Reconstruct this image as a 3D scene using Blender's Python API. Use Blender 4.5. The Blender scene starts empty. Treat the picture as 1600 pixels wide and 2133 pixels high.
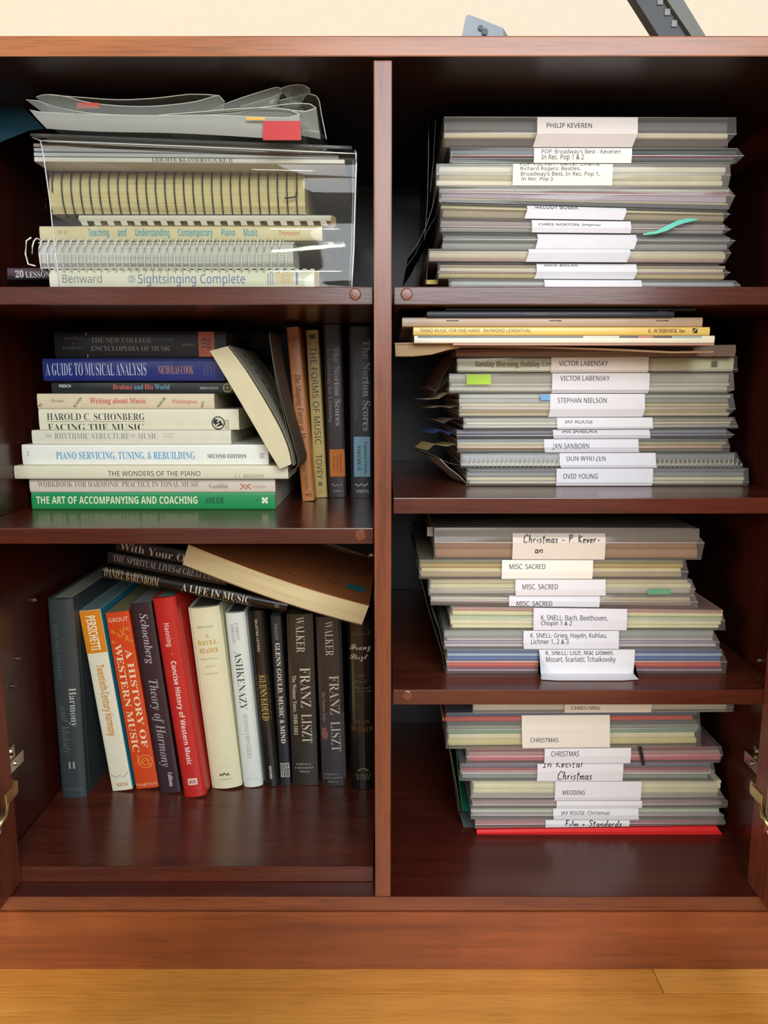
import bpy, bmesh, math, random
from mathutils import Vector, Matrix

random.seed(7)
SC = bpy.context.scene
COL = SC.collection

# ------------------------------------------------------------------ camera
F, D, TH, ZC = 1540.0, 0.69, math.radians(9.45), 0.6025
cam = bpy.data.cameras.new('camera')
cam.sensor_fit = 'HORIZONTAL'; cam.sensor_width = 36.0; cam.lens = 36.0 * F / 1600.0
cam.clip_start = 0.01; cam.clip_end = 50
camo = bpy.data.objects.new('camera', cam); COL.objects.link(camo)
camo.location = (0, -D, ZC); camo.rotation_euler = (math.radians(90) - TH, 0, 0)
SC.camera = camo

# ------------------------------------------------------------------ world, lamps, exposure
SC.view_settings.view_transform = 'Standard'; SC.view_settings.look = 'None'
SC.view_settings.exposure = 0.0; SC.view_settings.gamma = 1.0
SC.view_settings.use_curve_mapping = False
SC.cycles.transparent_max_bounces = 32
SC.cycles.max_bounces = 8
SC.cycles.sample_clamp_indirect = 6
wd = bpy.data.worlds.new('world'); SC.world = wd; wd.use_nodes = True
bg = wd.node_tree.nodes['Background']
bg.inputs[0].default_value = (1.0, 0.95, 0.87, 1); bg.inputs[1].default_value = 0.42

def area(name, loc, aim, sx, sy, power, colr):
    l = bpy.data.lights.new(name, 'AREA'); l.shape = 'RECTANGLE'; l.size = sx; l.size_y = sy
    l.energy = power; l.color = colr
    o = bpy.data.objects.new(name, l); COL.objects.link(o); o.location = loc
    o.rotation_euler = (Vector(aim) - Vector(loc)).to_track_quat('-Z', 'Y').to_euler()
    return o
area('window_light', (0.5, -2.1, 1.45), (0, 0.1, 0.5), 1.5, 1.1, 55, (0.9, 0.95, 1.0))
area('lamp_light', (-1.55, -1.7, 0.95), (0, 0.1, 0.35), 0.6, 0.5, 23, (1.0, 0.84, 0.6))
area('window_glint_light', (-0.24, -1.9, 1.29), (0, 0.1, 0.6), 0.26, 0.06, 2.5, (0.93, 1.0, 0.8))  # slim light added only to put the window glint on the clear pocket

# ------------------------------------------------------------------ pixel <-> world measuring helpers
CT, ST = math.cos(TH), math.sin(TH)
def ray(px, py):
    u = (px - 800) / F; v = (py - 1066.5) / F
    return u, CT - v * ST, -(v * CT + ST)
def P(px, py, Y):
    u, h, w = ray(px, py); t = (D + Y) / h
    return Vector((u * t, Y, ZC + w * t))
def PZ(px, py, z):
    u, h, w = ray(px, py); t = (z - ZC) / w
    return Vector((u * t, h * t - D, z))
def PX(px, py, x):
    u, h, w = ray(px, py); t = x / u
    return Vector((x, h * t - D, ZC + w * t))

# ------------------------------------------------------------------ materials
def lin(c):
    if isinstance(c, str):
        c = c.lstrip('#'); c = [int(c[i:i + 2], 16) / 255 for i in (0, 2, 4)]
    return tuple(x / 12.92 if x <= 0.04045 else ((x + 0.055) / 1.055) ** 2.4 for x in c[:3]) + (1,)
MC = {}
def newmat(name):
    m = bpy.data.materials.new(name); m.use_nodes = True
    nt = m.node_tree; b = nt.nodes['Principled BSDF']
    return m, nt, b
def plain(c, rough=0.45, metal=0.0, coat=0.0, grain=0.03, name='paint'):
    k = ('p', c, rough, metal, coat, grain)
    if k in MC: return MC[k]
    m, nt, b = newmat(name)
    b.inputs['Roughness'].default_value = rough; b.inputs['Metallic'].default_value = metal
    b.inputs['Coat Weight'].default_value = coat
    n = nt.nodes.new('ShaderNodeTexNoise'); n.inputs['Scale'].default_value = 90; n.inputs['Detail'].default_value = 4
    tc = nt.nodes.new('ShaderNodeTexCoord'); nt.links.new(tc.outputs['Object'], n.inputs['Vector'])
    r = nt.nodes.new('ShaderNodeMapRange'); r.inputs[3].default_value = 1 - grain * 3; r.inputs[4].default_value = 1 + grain * 3
    nt.links.new(n.outputs['Fac'], r.inputs[0])
    mx = nt.nodes.new('ShaderNodeVectorMath'); mx.operation = 'SCALE'
    mx.inputs[0].default_value = lin(c)[:3]; nt.links.new(r.outputs[0], mx.inputs['Scale'])
    nt.links.new(mx.outputs[0], b.inputs['Base Color'])
    MC[k] = m; return m
def pages(c='#e9e2cb', axis='Z', dens=2600):
    k = ('g', c, axis, dens)
    if k in MC: return MC[k]
    m, nt, b = newmat('page_edges')
    b.inputs['Roughness'].default_value = 0.85
    tc = nt.nodes.new('ShaderNodeTexCoord'); mp = nt.nodes.new('ShaderNodeMapping')
    sc = {'X': (dens, 6, 6), 'Y': (6, dens, 6), 'Z': (6, 6, dens)}[axis]
    mp.inputs['Scale'].default_value = sc
    nt.links.new(tc.outputs['Object'], mp.inputs[0])
    n = nt.nodes.new('ShaderNodeTexNoise'); n.inputs['Scale'].default_value = 1.0; n.inputs['Detail'].default_value = 2
    nt.links.new(mp.outputs[0], n.inputs['Vector'])
    cr = nt.nodes.new('ShaderNodeValToRGB')
    a = lin(c); cr.color_ramp.elements[0].position = 0.3; cr.color_ramp.elements[1].position = 0.6
    cr.color_ramp.elements[0].color = (a[0] * .68, a[1] * .66, a[2] * .6, 1); cr.color_ramp.elements[1].color = a
    nt.links.new(n.outputs['Fac'], cr.inputs[0]); nt.links.new(cr.outputs[0], b.inputs['Base Color'])
    bp = nt.nodes.new('ShaderNodeBump'); bp.inputs['Strength'].default_value = 0.25; bp.inputs['Distance'].default_value = 0.0005
    nt.links.new(n.outputs['Fac'], bp.inputs['Height']); nt.links.new(bp.outputs[0], b.inputs['Normal'])
    MC[k] = m; return m
def wood(c1, c2, axis='X', rough=0.32, scale=1.0, name='cherry_wood', pore=0.32, coat=0.15, blotch=0.0):
    k = ('w', c1, c2, axis, rough, scale, pore)
    if k in MC: return MC[k]
    m, nt, b = newmat(name)
    b.inputs['Roughness'].default_value = rough; b.inputs['Coat Weight'].default_value = coat
    b.inputs['Coat Roughness'].default_value = 0.25
    tc = nt.nodes.new('ShaderNodeTexCoord')
    def mapped(s):
        mp = nt.nodes.new('ShaderNodeMapping')
        l, w = 3.0 * s * scale, 60.0 * s * scale
        mp.inputs['Scale'].default_value = {'X': (l, w, w), 'Y': (w, l, w), 'Z': (w, w, l)}[axis]
        nt.links.new(tc.outputs['Object'], mp.inputs[0]); return mp
    n1 = nt.nodes.new('ShaderNodeTexNoise'); n1.inputs['Scale'].default_value = 1; n1.inputs['Detail'].default_value = 6
    n1.inputs['Distortion'].default_value = 0.6
    nt.links.new(mapped(1).outputs[0], n1.inputs['Vector'])
    n2 = nt.nodes.new('ShaderNodeTexNoise'); n2.inputs['Scale'].default_value = 1; n2.inputs['Detail'].default_value = 3
    nt.links.new(mapped(9).outputs[0], n2.inputs['Vector'])
    cr = nt.nodes.new('ShaderNodeValToRGB'); cr.color_ramp.elements[0].position = 0.32; cr.color_ramp.elements[1].position = 0.68
    cr.color_ramp.elements[0].color = lin(c1); cr.color_ramp.elements[1].color = lin(c2)
    nt.links.new(n1.outputs['Fac'], cr.inputs[0])
    r = nt.nodes.new('ShaderNodeMapRange'); r.inputs[1].default_value = 0.33; r.inputs[2].default_value = 0.5
    r.inputs[3].default_value = 1 - pore; r.inputs[4].default_value = 1.0
    nt.links.new(n2.outputs['Fac'], r.inputs[0])
    mx = nt.nodes.new('ShaderNodeVectorMath'); mx.operation = 'SCALE'
    nt.links.new(cr.outputs[0], mx.inputs[0]); nt.links.new(r.outputs[0], mx.inputs['Scale'])
    out = mx.outputs[0]
    if blotch:
        n3 = nt.nodes.new('ShaderNodeTexNoise'); n3.inputs['Scale'].default_value = 9; n3.inputs['Detail'].default_value = 3
        nt.links.new(tc.outputs['Object'], n3.inputs['Vector'])
        r3 = nt.nodes.new('ShaderNodeMapRange'); r3.inputs[1].default_value = .3; r3.inputs[2].default_value = .7
        r3.inputs[3].default_value = 1 - blotch; r3.inputs[4].default_value = 1 + blotch
        nt.links.new(n3.outputs['Fac'], r3.inputs[0])
        m2 = nt.nodes.new('ShaderNodeVectorMath'); m2.operation = 'SCALE'
        nt.links.new(out, m2.inputs[0]); nt.links.new(r3.outputs[0], m2.inputs['Scale']); out = m2.outputs[0]
    nt.links.new(out, b.inputs['Base Color'])
    bp = nt.nodes.new('ShaderNodeBump'); bp.inputs['Strength'].default_value = 0.12; bp.inputs['Distance'].default_value = 0.0006
    nt.links.new(n2.outputs['Fac'], bp.inputs['Height']); nt.links.new(bp.outputs[0], b.inputs['Normal'])
    MC[k] = m; return m
def film(milk=0.2, tint='#ffffff', rough=0.08, gloss=1.0, white='#e6e8ea', bump=.35, stretch=.35):
    milk *= .68; gloss *= .5
    k = ('f', milk, tint, rough, gloss, white, bump, stretch)
    if k in MC: return MC[k]
    m = bpy.data.materials.new('clear_film'); m.use_nodes = True; nt = m.node_tree
    for n in list(nt.nodes): nt.nodes.remove(n)
    out = nt.nodes.new('ShaderNodeOutputMaterial')
    tr = nt.nodes.new('ShaderNodeBsdfTransparent'); tr.inputs[0].default_value = lin(tint)
    df = nt.nodes.new('ShaderNodeBsdfDiffuse'); df.inputs[0].default_value = lin(white)
    tl = nt.nodes.new('ShaderNodeBsdfTranslucent'); tl.inputs[0].default_value = lin(white)
    gl = nt.nodes.new('ShaderNodeBsdfGlossy'); gl.inputs['Roughness'].default_value = rough
    a = nt.nodes.new('ShaderNodeMixShader'); a.inputs[0].default_value = 0.35
    nt.links.new(df.outputs[0], a.inputs[1]); nt.links.new(tl.outputs[0], a.inputs[2])
    bmix = nt.nodes.new('ShaderNodeMixShader'); bmix.inputs[0].default_value = milk
    nt.links.new(tr.outputs[0], bmix.inputs[1]); nt.links.new(a.outputs[0], bmix.inputs[2])
    fr = nt.nodes.new('ShaderNodeFresnel'); fr.inputs[0].default_value = 1.5
    tc = nt.nodes.new('ShaderNodeTexCoord'); ns = nt.nodes.new('ShaderNodeTexNoise'); ns.inputs['Scale'].default_value = 14
    ns.inputs['Detail'].default_value = 1
    mp = nt.nodes.new('ShaderNodeMapping'); mp.inputs['Scale'].default_value = (stretch, 1, 2.2)
    nt.links.new(tc.outputs['Object'], mp.inputs[0]); nt.links.new(mp.outputs[0], ns.inputs['Vector'])
    bp = nt.nodes.new('ShaderNodeBump'); bp.inputs['Strength'].default_value = bump; bp.inputs['Distance'].default_value = 0.01
    nt.links.new(ns.outputs['Fac'], bp.inputs['Height'])
    nt.links.new(bp.outputs[0], gl.inputs['Normal'])
    ml = nt.nodes.new('ShaderNodeMath'); ml.operation = 'MULTIPLY'; ml.inputs[1].default_value = gloss
    nt.links.new(fr.outputs[0], ml.inputs[0])
    c = nt.nodes.new('ShaderNodeMixShader')
    nt.links.new(ml.outputs[0], c.inputs[0]); nt.links.new(bmix.outputs[0], c.inputs[1]); nt.links.new(gl.outputs[0], c.inputs[2])
    nt.links.new(c.outputs[0], out.inputs[0])
    MC[k] = m; return m

WOOD1, WOOD2 = '#673521', '#824729'
M_WX = wood(WOOD1, WOOD2, 'X', 0.3)
M_WZ = wood(WOOD1, WOOD2, 'Z', 0.3)
M_WY = wood(WOOD1, WOOD2, 'Y', 0.3)
LAM1, LAM2 = '#3a150e', '#481c13'
M_LX = wood('#4a2015', '#5e2c1c', 'X', 0.24, pore=0.25)
M_LY = wood(LAM1, LAM2, 'Y', 0.24, pore=0.25)
M_LZ = wood(LAM1, LAM2, 'Z', 0.24, pore=0.25)

# ------------------------------------------------------------------ object helpers
def link(name, me, mat, parent=None, label=None, kind=None, matrix=None):
    o = bpy.data.objects.new(name, me); COL.objects.link(o)
    if mat is not None:
        for m in (mat if isinstance(mat, (list, tuple)) else [mat]): me.materials.append(m)
    if parent is not None: o.parent = parent
    if matrix is not None: o.matrix_world = matrix
    if label: o['label'] = label
    if kind: o['kind'] = kind
    return o
def mesh(verts, faces, smooth=False):
    me = bpy.data.meshes.new('mesh'); me.from_pydata([tuple(v) for v in verts], [], faces); me.update()
    if smooth: me.polygons.foreach_set('use_smooth', [True] * len(me.polygons))
    return me
def loft(secs, closed=True, caps=True, smooth=False):
    n = len(secs[0]); vs = [v for s in secs for v in s]; fs = []
    m = n if closed else n - 1
    for i in range(len(secs) - 1):
        for j in range(m):
            k = (j + 1) % n
            fs.append((i * n + j, i * n + k, (i + 1) * n + k, (i + 1) * n + j))
    if caps and closed:
        fs.append(tuple(range(n))[::-1]); fs.append(tuple((len(secs) - 1) * n + j for j in range(n)))
    return mesh(vs, fs, smooth)
def join(*meshes):
    vs, fs, sm = [], [], []
    for me in meshes:
        b = len(vs); vs += [v.co.copy() for v in me.vertices]
        fs += [tuple(b + i for i in p.vertices) for p in me.polygons]; sm += [p.use_smooth for p in me.polygons]
    r = mesh(vs, fs)
    r.polygons.foreach_set('use_smooth', sm); return r
def box(x0, x1, y0, y1, z0, z1, bev=0.0):
    if bev <= 0:
        v = [(x, y, z) for x in (x0, x1) for y in (y0, y1) for z in (z0, z1)]
        return mesh(v, [(0, 1, 3, 2), (4, 6, 7, 5), (0, 4, 5, 1), (2, 3, 7, 6), (0, 2, 6, 4), (1, 5, 7, 3)])
    bm = bmesh.new(); bmesh.ops.create_cube(bm, size=1)
    for v in bm.verts:
        v.co = Vector(((x0 + x1) / 2 + v.co.x * (x1 - x0), (y0 + y1) / 2 + v.co.y * (y1 - y0), (z0 + z1) / 2 + v.co.z * (z1 - z0)))
    bmesh.ops.bevel(bm, geom=bm.edges[:], offset=bev, segments=2, profile=0.6, affect='EDGES')
    me = bpy.data.meshes.new('mesh'); bm.to_mesh(me); bm.free(); return me
def tube(pts, r, n=6, closed=False):
    pts = [Vector(p) for p in pts]; vs, fs = [], []
    up = Vector((0.13, 0.2, 0.97))
    for i, p in enumerate(pts):
        a = pts[i - 1] if (i or closed) else p; b = pts[(i + 1) % len(pts)] if (i < len(pts) - 1 or closed) else p
        d = (b - a).normalized(); s = d.cross(up)
        if s.length < 1e-3: s = d.cross(Vector((1, 0, 0)))
        s.normalize(); t = d.cross(s)
        for k in range(n):
            q = 2 * math.pi * k / n; vs.append(p + (s * math.cos(q) + t * math.sin(q)) * r)
    for i in range(len(pts) if closed else len(pts) - 1):
        j = (i + 1) % len(pts)
        for k in range(n):
            k2 = (k + 1) % n; fs.append((i * n + k, i * n + k2, j * n + k2, j * n + k))
    if not closed: fs.append(tuple(range(n))[::-1]); fs.append(tuple((len(pts) - 1) * n + k for k in range(n)))
    return mesh(vs, fs, True)
def disc(c, r, axis='Y', h=0.001, n=20, dome=0.0):
    c = Vector(c); secs = []
    ax = {'X': Vector((1, 0, 0)), 'Y': Vector((0, -1, 0)), 'Z': Vector((0, 0, 1))}[axis]
    s = ax.orthogonal().normalized(); t = ax.cross(s)
    for rr, hh in ((r, 0), (r, h), (r * .8, h + dome), (r * .3, h + dome * 1.2)):
        secs.append([c + ax * hh + (s * math.cos(a) + t * math.sin(a)) * rr for a in [2 * math.pi * k / n for k in range(n)]])
    return loft(secs)
def thing(name, label, cat, M=None, group=None):
    o = bpy.data.objects.new(name, None); COL.objects.link(o); o.empty_display_size = 0.02
    if M is not None: o.matrix_world = M
    o['label'] = label; o['category'] = cat
    if group: o['group'] = group
    return o
def part(name, me, mat, parent, label=None):
    return link(name, me, mat, parent, label)
def frame(o, x, y, z):
    M = Matrix.Identity(4)
    for i, a in enumerate((x, y, z)):
        for r in range(3): M[r][i] = a[r]
    for r in range(3): M[r][3] = o[r]
    return M

# ------------------------------------------------------------------ lettering (built-in font only)
STY = {'sans': (0x1D5A0, 0), 'bold': (0x1D5D4, 0), 'italic': (0x1D608, 0), 'serifb': (0x1D400, 0), 'serif': (0x1D400, -0.012),
       'serift': (0x1D400, -0.0135), 'bi': (0x1D468, -0.006), 'ital': (0x1D434, 0), 'script': (0x1D4D0, 0), 'mono': (0x1D670, 0.0), 'sansx': (0x1D5D4, 0)}
def styled(s, base):
    if base is None: return s
    o = ''
    for c in s:
        if 'A' <= c <= 'Z': o += chr(base + ord(c) - 65)
        elif 'a' <= c <= 'z':
            o += chr(base + 26 + ord(c) - 97) if not (base == 0x1D434 and c == 'h') else chr(0x210E)
        elif '0' <= c <= '9' and base == 0x1D400: o += chr(0x1D7CE + ord(c) - 48)
        elif '0' <= c <= '9' and base == 0x1D5A0: o += chr(0x1D7E2 + ord(c) - 48)
        elif '0' <= c <= '9' and base == 0x1D5D4: o += chr(0x1D7EC + ord(c) - 48)
        else: o += c
    return o
TC = {}; TO = {}
def glyphs(s, sty):
    k = (s, sty)
    if k in TC: return TC[k]
    base, off = STY[sty]
    if sty == 'ital': base = 0x1D468; off = -0.012
    if 'o' not in TO:
        TO['c'] = bpy.data.curves.new('txt', 'FONT'); TO['o'] = bpy.data.objects.new('txt', TO['c']); TO['c'].resolution_u = 2
    c, o = TO['c'], TO['o']; c.body = styled(s, base); c.offset = off
    me = o.to_mesh()
    vs = [(v.co.x, v.co.y) for v in me.vertices]; fs = [tuple(p.vertices) for p in me.polygons]
    o.to_mesh_clear()
    TC[k] = (vs, fs); return TC[k]
CAP = {}
def cap(sty):
    if sty not in CAP: CAP[sty] = max(v[1] for v in glyphs('E', sty)[0])
    return CAP[sty]
def text_mesh(s, sty, w, h, clip=None):
    """flat mesh, ink from x=0..w, baseline 0, cap height h; clip=(lo,hi) keeps that height range"""
    vs, fs = glyphs(s, sty)
    if not vs: return None
    x0 = min(v[0] for v in vs); x1 = max(v[0] for v in vs); sx = w / max(1e-6, x1 - x0); sy = h / cap(sty)
    me = mesh([((v[0] - x0) * sx, v[1] * sy, 0) for v in vs], fs)
    if clip:
        bm = bmesh.new(); bm.from_mesh(me)
        for z, nrm in ((clip[0], (0, -1, 0)), (clip[1], (0, 1, 0))):
            bmesh.ops.bisect_plane(bm, geom=bm.verts[:] + bm.edges[:] + bm.faces[:], plane_co=(0, z, 0), plane_no=nrm, clear_outer=True)
        bm.to_mesh(me); bm.free()
    return me
HW = {
 'C': (.6, [[(.55,.8),(.4,1),(.2,.9),(.05,.5),(.1,.1),(.3,0),(.55,.15)]]),
 'h': (.5, [[(.1,1),(.05,0)],[(.06,.3),(.25,.5),(.35,.4),(.35,0)]]),
 'r': (.35, [[(.05,.5),(.05,0)],[(.05,.3),(.15,.48),(.3,.48)]]),
 'i': (.2, [[(.08,.45),(.08,0)],[(.09,.65),(.12,.7)]]),
 's': (.35, [[(.3,.45),(.15,.5),(.08,.38),(.25,.2),(.2,.02),(.02,.03)]]),
 't': (.35, [[(.15,.9),(.12,.05),(.25,0)],[(0,.6),(.35,.65)]]),
 'm': (.6, [[(.03,.45),(.03,0)],[(.03,.3),(.15,.48),(.25,.35),(.25,0)],[(.25,.3),(.4,.48),(.5,.35),(.52,0)]]),
 'a': (.42, [[(.33,.42),(.15,.5),(.03,.25),(.12,.02),(.3,.15),(.34,.42),(.34,.05),(.42,0)]]),
 'P': (.5, [[(.1,1),(.08,0)],[(.0,.92),(.3,1),(.42,.8),(.3,.55),(.1,.5)]]),
 '.': (.15, [[(.03,0),(.08,.03)]]), '-': (.45, [[(.08,.3),(.35,.32)]]), ' ': (.3, []),
 'K': (.5, [[(.08,1),(.06,0)],[(.42,.8),(.1,.45),(.45,0)]]),
 'e': (.38, [[(.05,.25),(.3,.3),(.2,.5),(.05,.3),(.1,.02),(.32,.08)]]),
 'v': (.36, [[(.02,.5),(.14,0),(.32,.52)]]),
 'n': (.42, [[(.05,.48),(.04,0)],[(.05,.3),(.2,.5),(.33,.4),(.35,0)]]),
 'I': (.4, [[(.2,1),(.17,0)],[(0,1),(.4,1)],[(0,0),(.35,0)]]),
 'R': (.5, [[(.1,1),(.08,0)],[(0,.95),(.32,1),(.4,.75),(.1,.5),(.48,0)]]),
 'c': (.34, [[(.3,.42),(.15,.5),(.03,.25),(.12,.02),(.3,.08)]]),
 'l': (.2, [[(.1,1),(.06,0)]]),
 'F': (.45, [[(.1,1),(.05,0)],[(.0,.95),(.45,1)],[(.08,.5),(.35,.55)]]),
 'd': (.42, [[(.32,.4),(.15,.5),(.03,.25),(.12,.02),(.3,.15),(.38,1),(.32,.02)]]),
 'S': (.45, [[(.42,.88),(.22,1),(.06,.8),(.35,.4),(.25,.02),(.0,.08)]]),
 '+': (.4, [[(.18,.5),(.16,.1)],[(.02,.3),(.34,.32)]]),
}
def hand_mesh(s, w, h, pen, clip=None):
    x = 0; strokes = []
    for ch in s:
        wd_, st = HW[ch]
        for k in st: strokes.append([(x + p[0] + p[1] * .12, p[1]) for p in k])
        x += wd_ + .1
    sx = w / x; vs, fs = [], []
    for k in strokes:
        pts = [Vector((a * sx, b * h, 0)) for a, b in k]
        fine = []
        for i in range(len(pts) - 1):
            p0 = pts[max(0, i - 1)]; p1 = pts[i]; p2 = pts[i + 1]; p3 = pts[min(len(pts) - 1, i + 2)]
            for q in (0, .25, .5, .75):
                fine.append(.5 * ((2 * p1) + (p2 - p0) * q + (2 * p0 - 5 * p1 + 4 * p2 - p3) * q * q + (3 * p1 - p0 - 3 * p2 + p3) * q ** 3))
        fine.append(pts[-1])
        b = len(vs)
        for i, p in enumerate(fine):
            d = (fine[min(i + 1, len(fine) - 1)] - fine[max(0, i - 1)]); d.normalize()
            nn = Vector((-d.y, d.x, 0)) * pen * (0.8 + .3 * math.sin(i * 1.3)); vs += [p + nn, p - nn]
        for i in range(len(fine) - 1): fs.append((b + 2 * i, b + 2 * i + 1, b + 2 * i + 3, b + 2 * i + 2))
    me = mesh(vs, fs)
    if clip:
        bm = bmesh.new(); bm.from_mesh(me)
        bmesh.ops.bisect_plane(bm, geom=bm.verts[:] + bm.edges[:] + bm.faces[:], plane_co=(0, clip[1], 0), plane_no=(0, 1, 0), clear_outer=True)
        bm.to_mesh(me); bm.free()
    return me

# ------------------------------------------------------------------ books
class Bk: pass
def surf(b, v):
    q = max(0.0, min(1.0, v / b.T)) * 8; i = min(7, int(q)); f = q - i
    g = lambda k: -b.bulge * (1 - (k / 4 - 1) ** 2)
    return g(i) * (1 - f) + g(i + 1) * f
def make_book(name, label, M, L, T, dep, cover, hard=False, bulge=None, page='#e9e0c4', fore=False, bend=0.0,
              cat='book', group=None, rough=0.35, cover2=None, curve=None, pagecolor_axis='Z'):
    b = Bk(); b.L, b.T, b.hard = L, T, hard
    b.bulge = bulge if bulge is not None else (min(0.004, T * 0.09) if hard else min(0.0008, T * .05))
    b.o = thing(name, label, cat, M, group); b.bend = bend; b.curve = curve
    bt = 0.0022 if hard else 0.0005
    bt = min(bt, T * .2)
    ovr = 0.003 if hard else 0.0
    N = 8
    def zoff(x, y):
        return curve(x, y) if curve else 0.0
    mc = plain(cover, rough, coat=0.15 if not hard else 0.0, grain=0.02, name='book_cover')
    nx = 12 if curve else 1
    if not fore:
        outer = [(dep, 0.0), (0.004 if hard else 0.001, 0.0)] + [(surf(b, T * i / N) + (0.0), T * i / N) for i in range(N + 1)] + [(0.004 if hard else 0.001, T), (dep, T)]
        outer[2] = (surf(b, 0) + .0004, .0002) if not hard else (0.0006, 0.0006)
        outer[2 + N] = (surf(b, T) + .0004, T - .0002) if not hard else (0.0006, T - 0.0006)
        if hard:  # joint groove
            outer[1:2] = [(0.012, 0.0), (0.009, 0.0007), (0.006, 0.0007), (0.003, 0.0)]
            outer[-2:-1] = [(0.003, T), (0.006, T - .0007), (0.009, T - .0007), (0.012, T)]
        inner = [(dep, T - bt), (bt + .0006, T - bt), (bt + .0006, bt), (dep, bt)]
        prof = outer + inner
        secs = [[Vector((L * i / nx, y, z + zoff(L * i / nx, y))) for y, z in prof] for i in range(nx + 1)]
        b.cover = part('cover', loft(secs), mc, b.o)
    else:
        for z0, z1 in ((0, bt), (T - bt, T)):
            ny = 4
            prof = [(-.002 + (dep + .002) * j / ny, z1) for j in range(ny + 1)] + [(-.002 + (dep + .002) * j / ny, z0) for j in range(ny, -1, -1)]
            secs = [[Vector((L * i / nx, y, z + zoff(L * i / nx, y))) for y, z in prof] for i in range(nx + 1)]
            part('cover', loft(secs), mc if z0 or not cover2 else plain(cover2, rough), b.o)
        part('spine', loft([[Vector((x, dep + a, z + zoff(x, dep))) for a, z in ((0, 0), (0.001, T * .1), (.001, T * .9), (0, T), (-.0006, T), (-.0006, 0))] for x in (0, L)]), mc, b.o)
    y0 = 0.0 if fore else bt + 0.0007
    e = ovr if hard else 0.0002
    pr = [(y0, bt + 1e-5), (dep - ovr - .0005, bt + 1e-5), (dep - ovr - .0005 - (0.003 if hard else 0), T / 2), (dep - ovr - .0005, T - bt - 1e-5), (y0, T - bt - 1e-5)]
    if fore: pr = [(0.0, bt + 1e-5), (dep - .001, bt + 1e-5), (dep - .001, T - bt - 1e-5), (0.0, T - bt - 1e-5), (-0.0012, T * .5)]
    secs = [[Vector((e + (L - 2 * e) * i / nx, y, z + zoff(e + (L - 2 * e) * i / nx, y))) for y, z in pr] for i in range(nx + 1)]
    part('page_block', loft(secs), pages(page), b.o)
    return b
def lettering(b, s, u0, u1, v0, v1, color, sty='sans', across=False, clip=None, hand=None, rough=.5, name='lettering'):
    """along: ink u0..u1 on the spine, baseline v0, cap top v1; across: ink v0..v1, baseline u1, cap top u0"""
    if across: w, h = v1 - v0, u1 - u0
    else: w, h = u1 - u0, v1 - v0
    me = hand_mesh(s, w, h, hand, clip) if hand else text_mesh(s, sty, w, h, clip)
    if me is None: return
    if b.bulge > .0005:
        bm = bmesh.new(); bm.from_mesh(me)
        for i in range(1, 8):
            vv = b.T * i / 8 - v0
            bmesh.ops.bisect_plane(bm, geom=bm.verts[:] + bm.edges[:] + bm.faces[:], plane_co=(vv, 0, 0) if across else (0, vv, 0), plane_no=(1, 0, 0) if across else (0, 1, 0))
        bm.to_mesh(me); bm.free()
    for v in me.vertices:
        x, y = v.co.x, v.co.y
        u, vv = (u1 - y, v0 + x) if across else (u0 + x, v0 + y)
        z = vv + (b.curve(u, 0) if b.curve else 0)
        v.co = (u, surf(b, vv) - 0.00025, z)
    part(name, me, plain(color, rough, grain=0, name='ink'), b.o)
def patch(b, u0, u1, v0, v1, color, name='printed_panel', eps=0.00012, rough=.35, label=None):
    n = 6; vs, fs = [], []
    for i, u in enumerate((u0, u1)):
        for j in range(n + 1):
            vv = v0 + (v1 - v0) * j / n; vs.append((u, surf(b, vv) - eps, vv))
    for j in range(n): fs.append((j, n + 1 + j, n + 2 + j, j + 1))
    return part(name, mesh(vs, fs), plain(color, rough, grain=.02), b.o, label)
def ribbon(b, pts, w, color, name='emblem', closed=False):
    """flat printed line on the spine through (u,v) points"""
    pts = [Vector((p[0], p[1], 0)) for p in pts]; vs, fs = [], []
    n = len(pts)
    for i, p in enumerate(pts):
        a = pts[(i - 1) % n] if (closed or i) else p; c = pts[(i + 1) % n] if (closed or i < n - 1) else p
        d = (c - a); d.normalize(); nn = Vector((-d.y, d.x, 0)) * w
        for q in (p + nn, p - nn): vs.append((q.x, surf(b, q.y) - .0003, q.y))
    for i in range(n if closed else n - 1):
        j = (i + 1) % n; fs.append((2 * i, 2 * i + 1, 2 * j + 1, 2 * j))
    return part(name, mesh(vs, fs), plain(color, .5, grain=0), b.o)
def blob(b, cu, cv, ru, rv, color, name='emblem', n=16, seed=0):
    rnd = random.Random(seed); vs = [(cu, surf(b, cv) - .0003, cv)]; fs = []
    for k in range(n):
        a = 2 * math.pi * k / n; q = 1 if not seed else (.6 + .5 * rnd.random())
        v = cv + rv * math.sin(a) * q; vs.append((cu + ru * math.cos(a) * q, surf(b, v) - .0003, v))
    for k in range(n): fs.append((0, 1 + k, 1 + (k + 1) % n))
    return part(name, mesh(vs, fs), plain(color, .5, grain=0), b.o)
def circle(cu, cv, r, n=24, q=1.0):
    return [(cu + r * math.cos(2 * math.pi * k / n), cv + q * r * math.sin(2 * math.pi * k / n)) for k in range(n)]

# ================================================================== SETTING
zt_cab = P(800, 74, -.004).z; zt_cab_b = P(800, 118, -.004).z
ybrd = 0.0235
zL1 = P(800, 597, ybrd).z; zL1b = P(800, 635, ybrd).z
zL2 = P(800, 1100, ybrd).z; zL2b = P(800, 1133, ybrd).z
zR2 = P(800, 1037, ybrd).z; zR2b = P(800, 1070, ybrd).z
zR3 = P(800, 1437, ybrd).z; zR3b = P(800, 1468, ybrd).z
zLB = P(800, 1805, ybrd).z
zF = P(800, 1868, 0).z; zFb = P(800, 1897, 0).z
WALLX, DOORX, BACK = 0.411, 0.3865, 0.405
dl = P(784, 1000, 0).x; dl = P(779.5, 1000, 0).x; dr = P(815.5, 1000, 0).x

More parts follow.
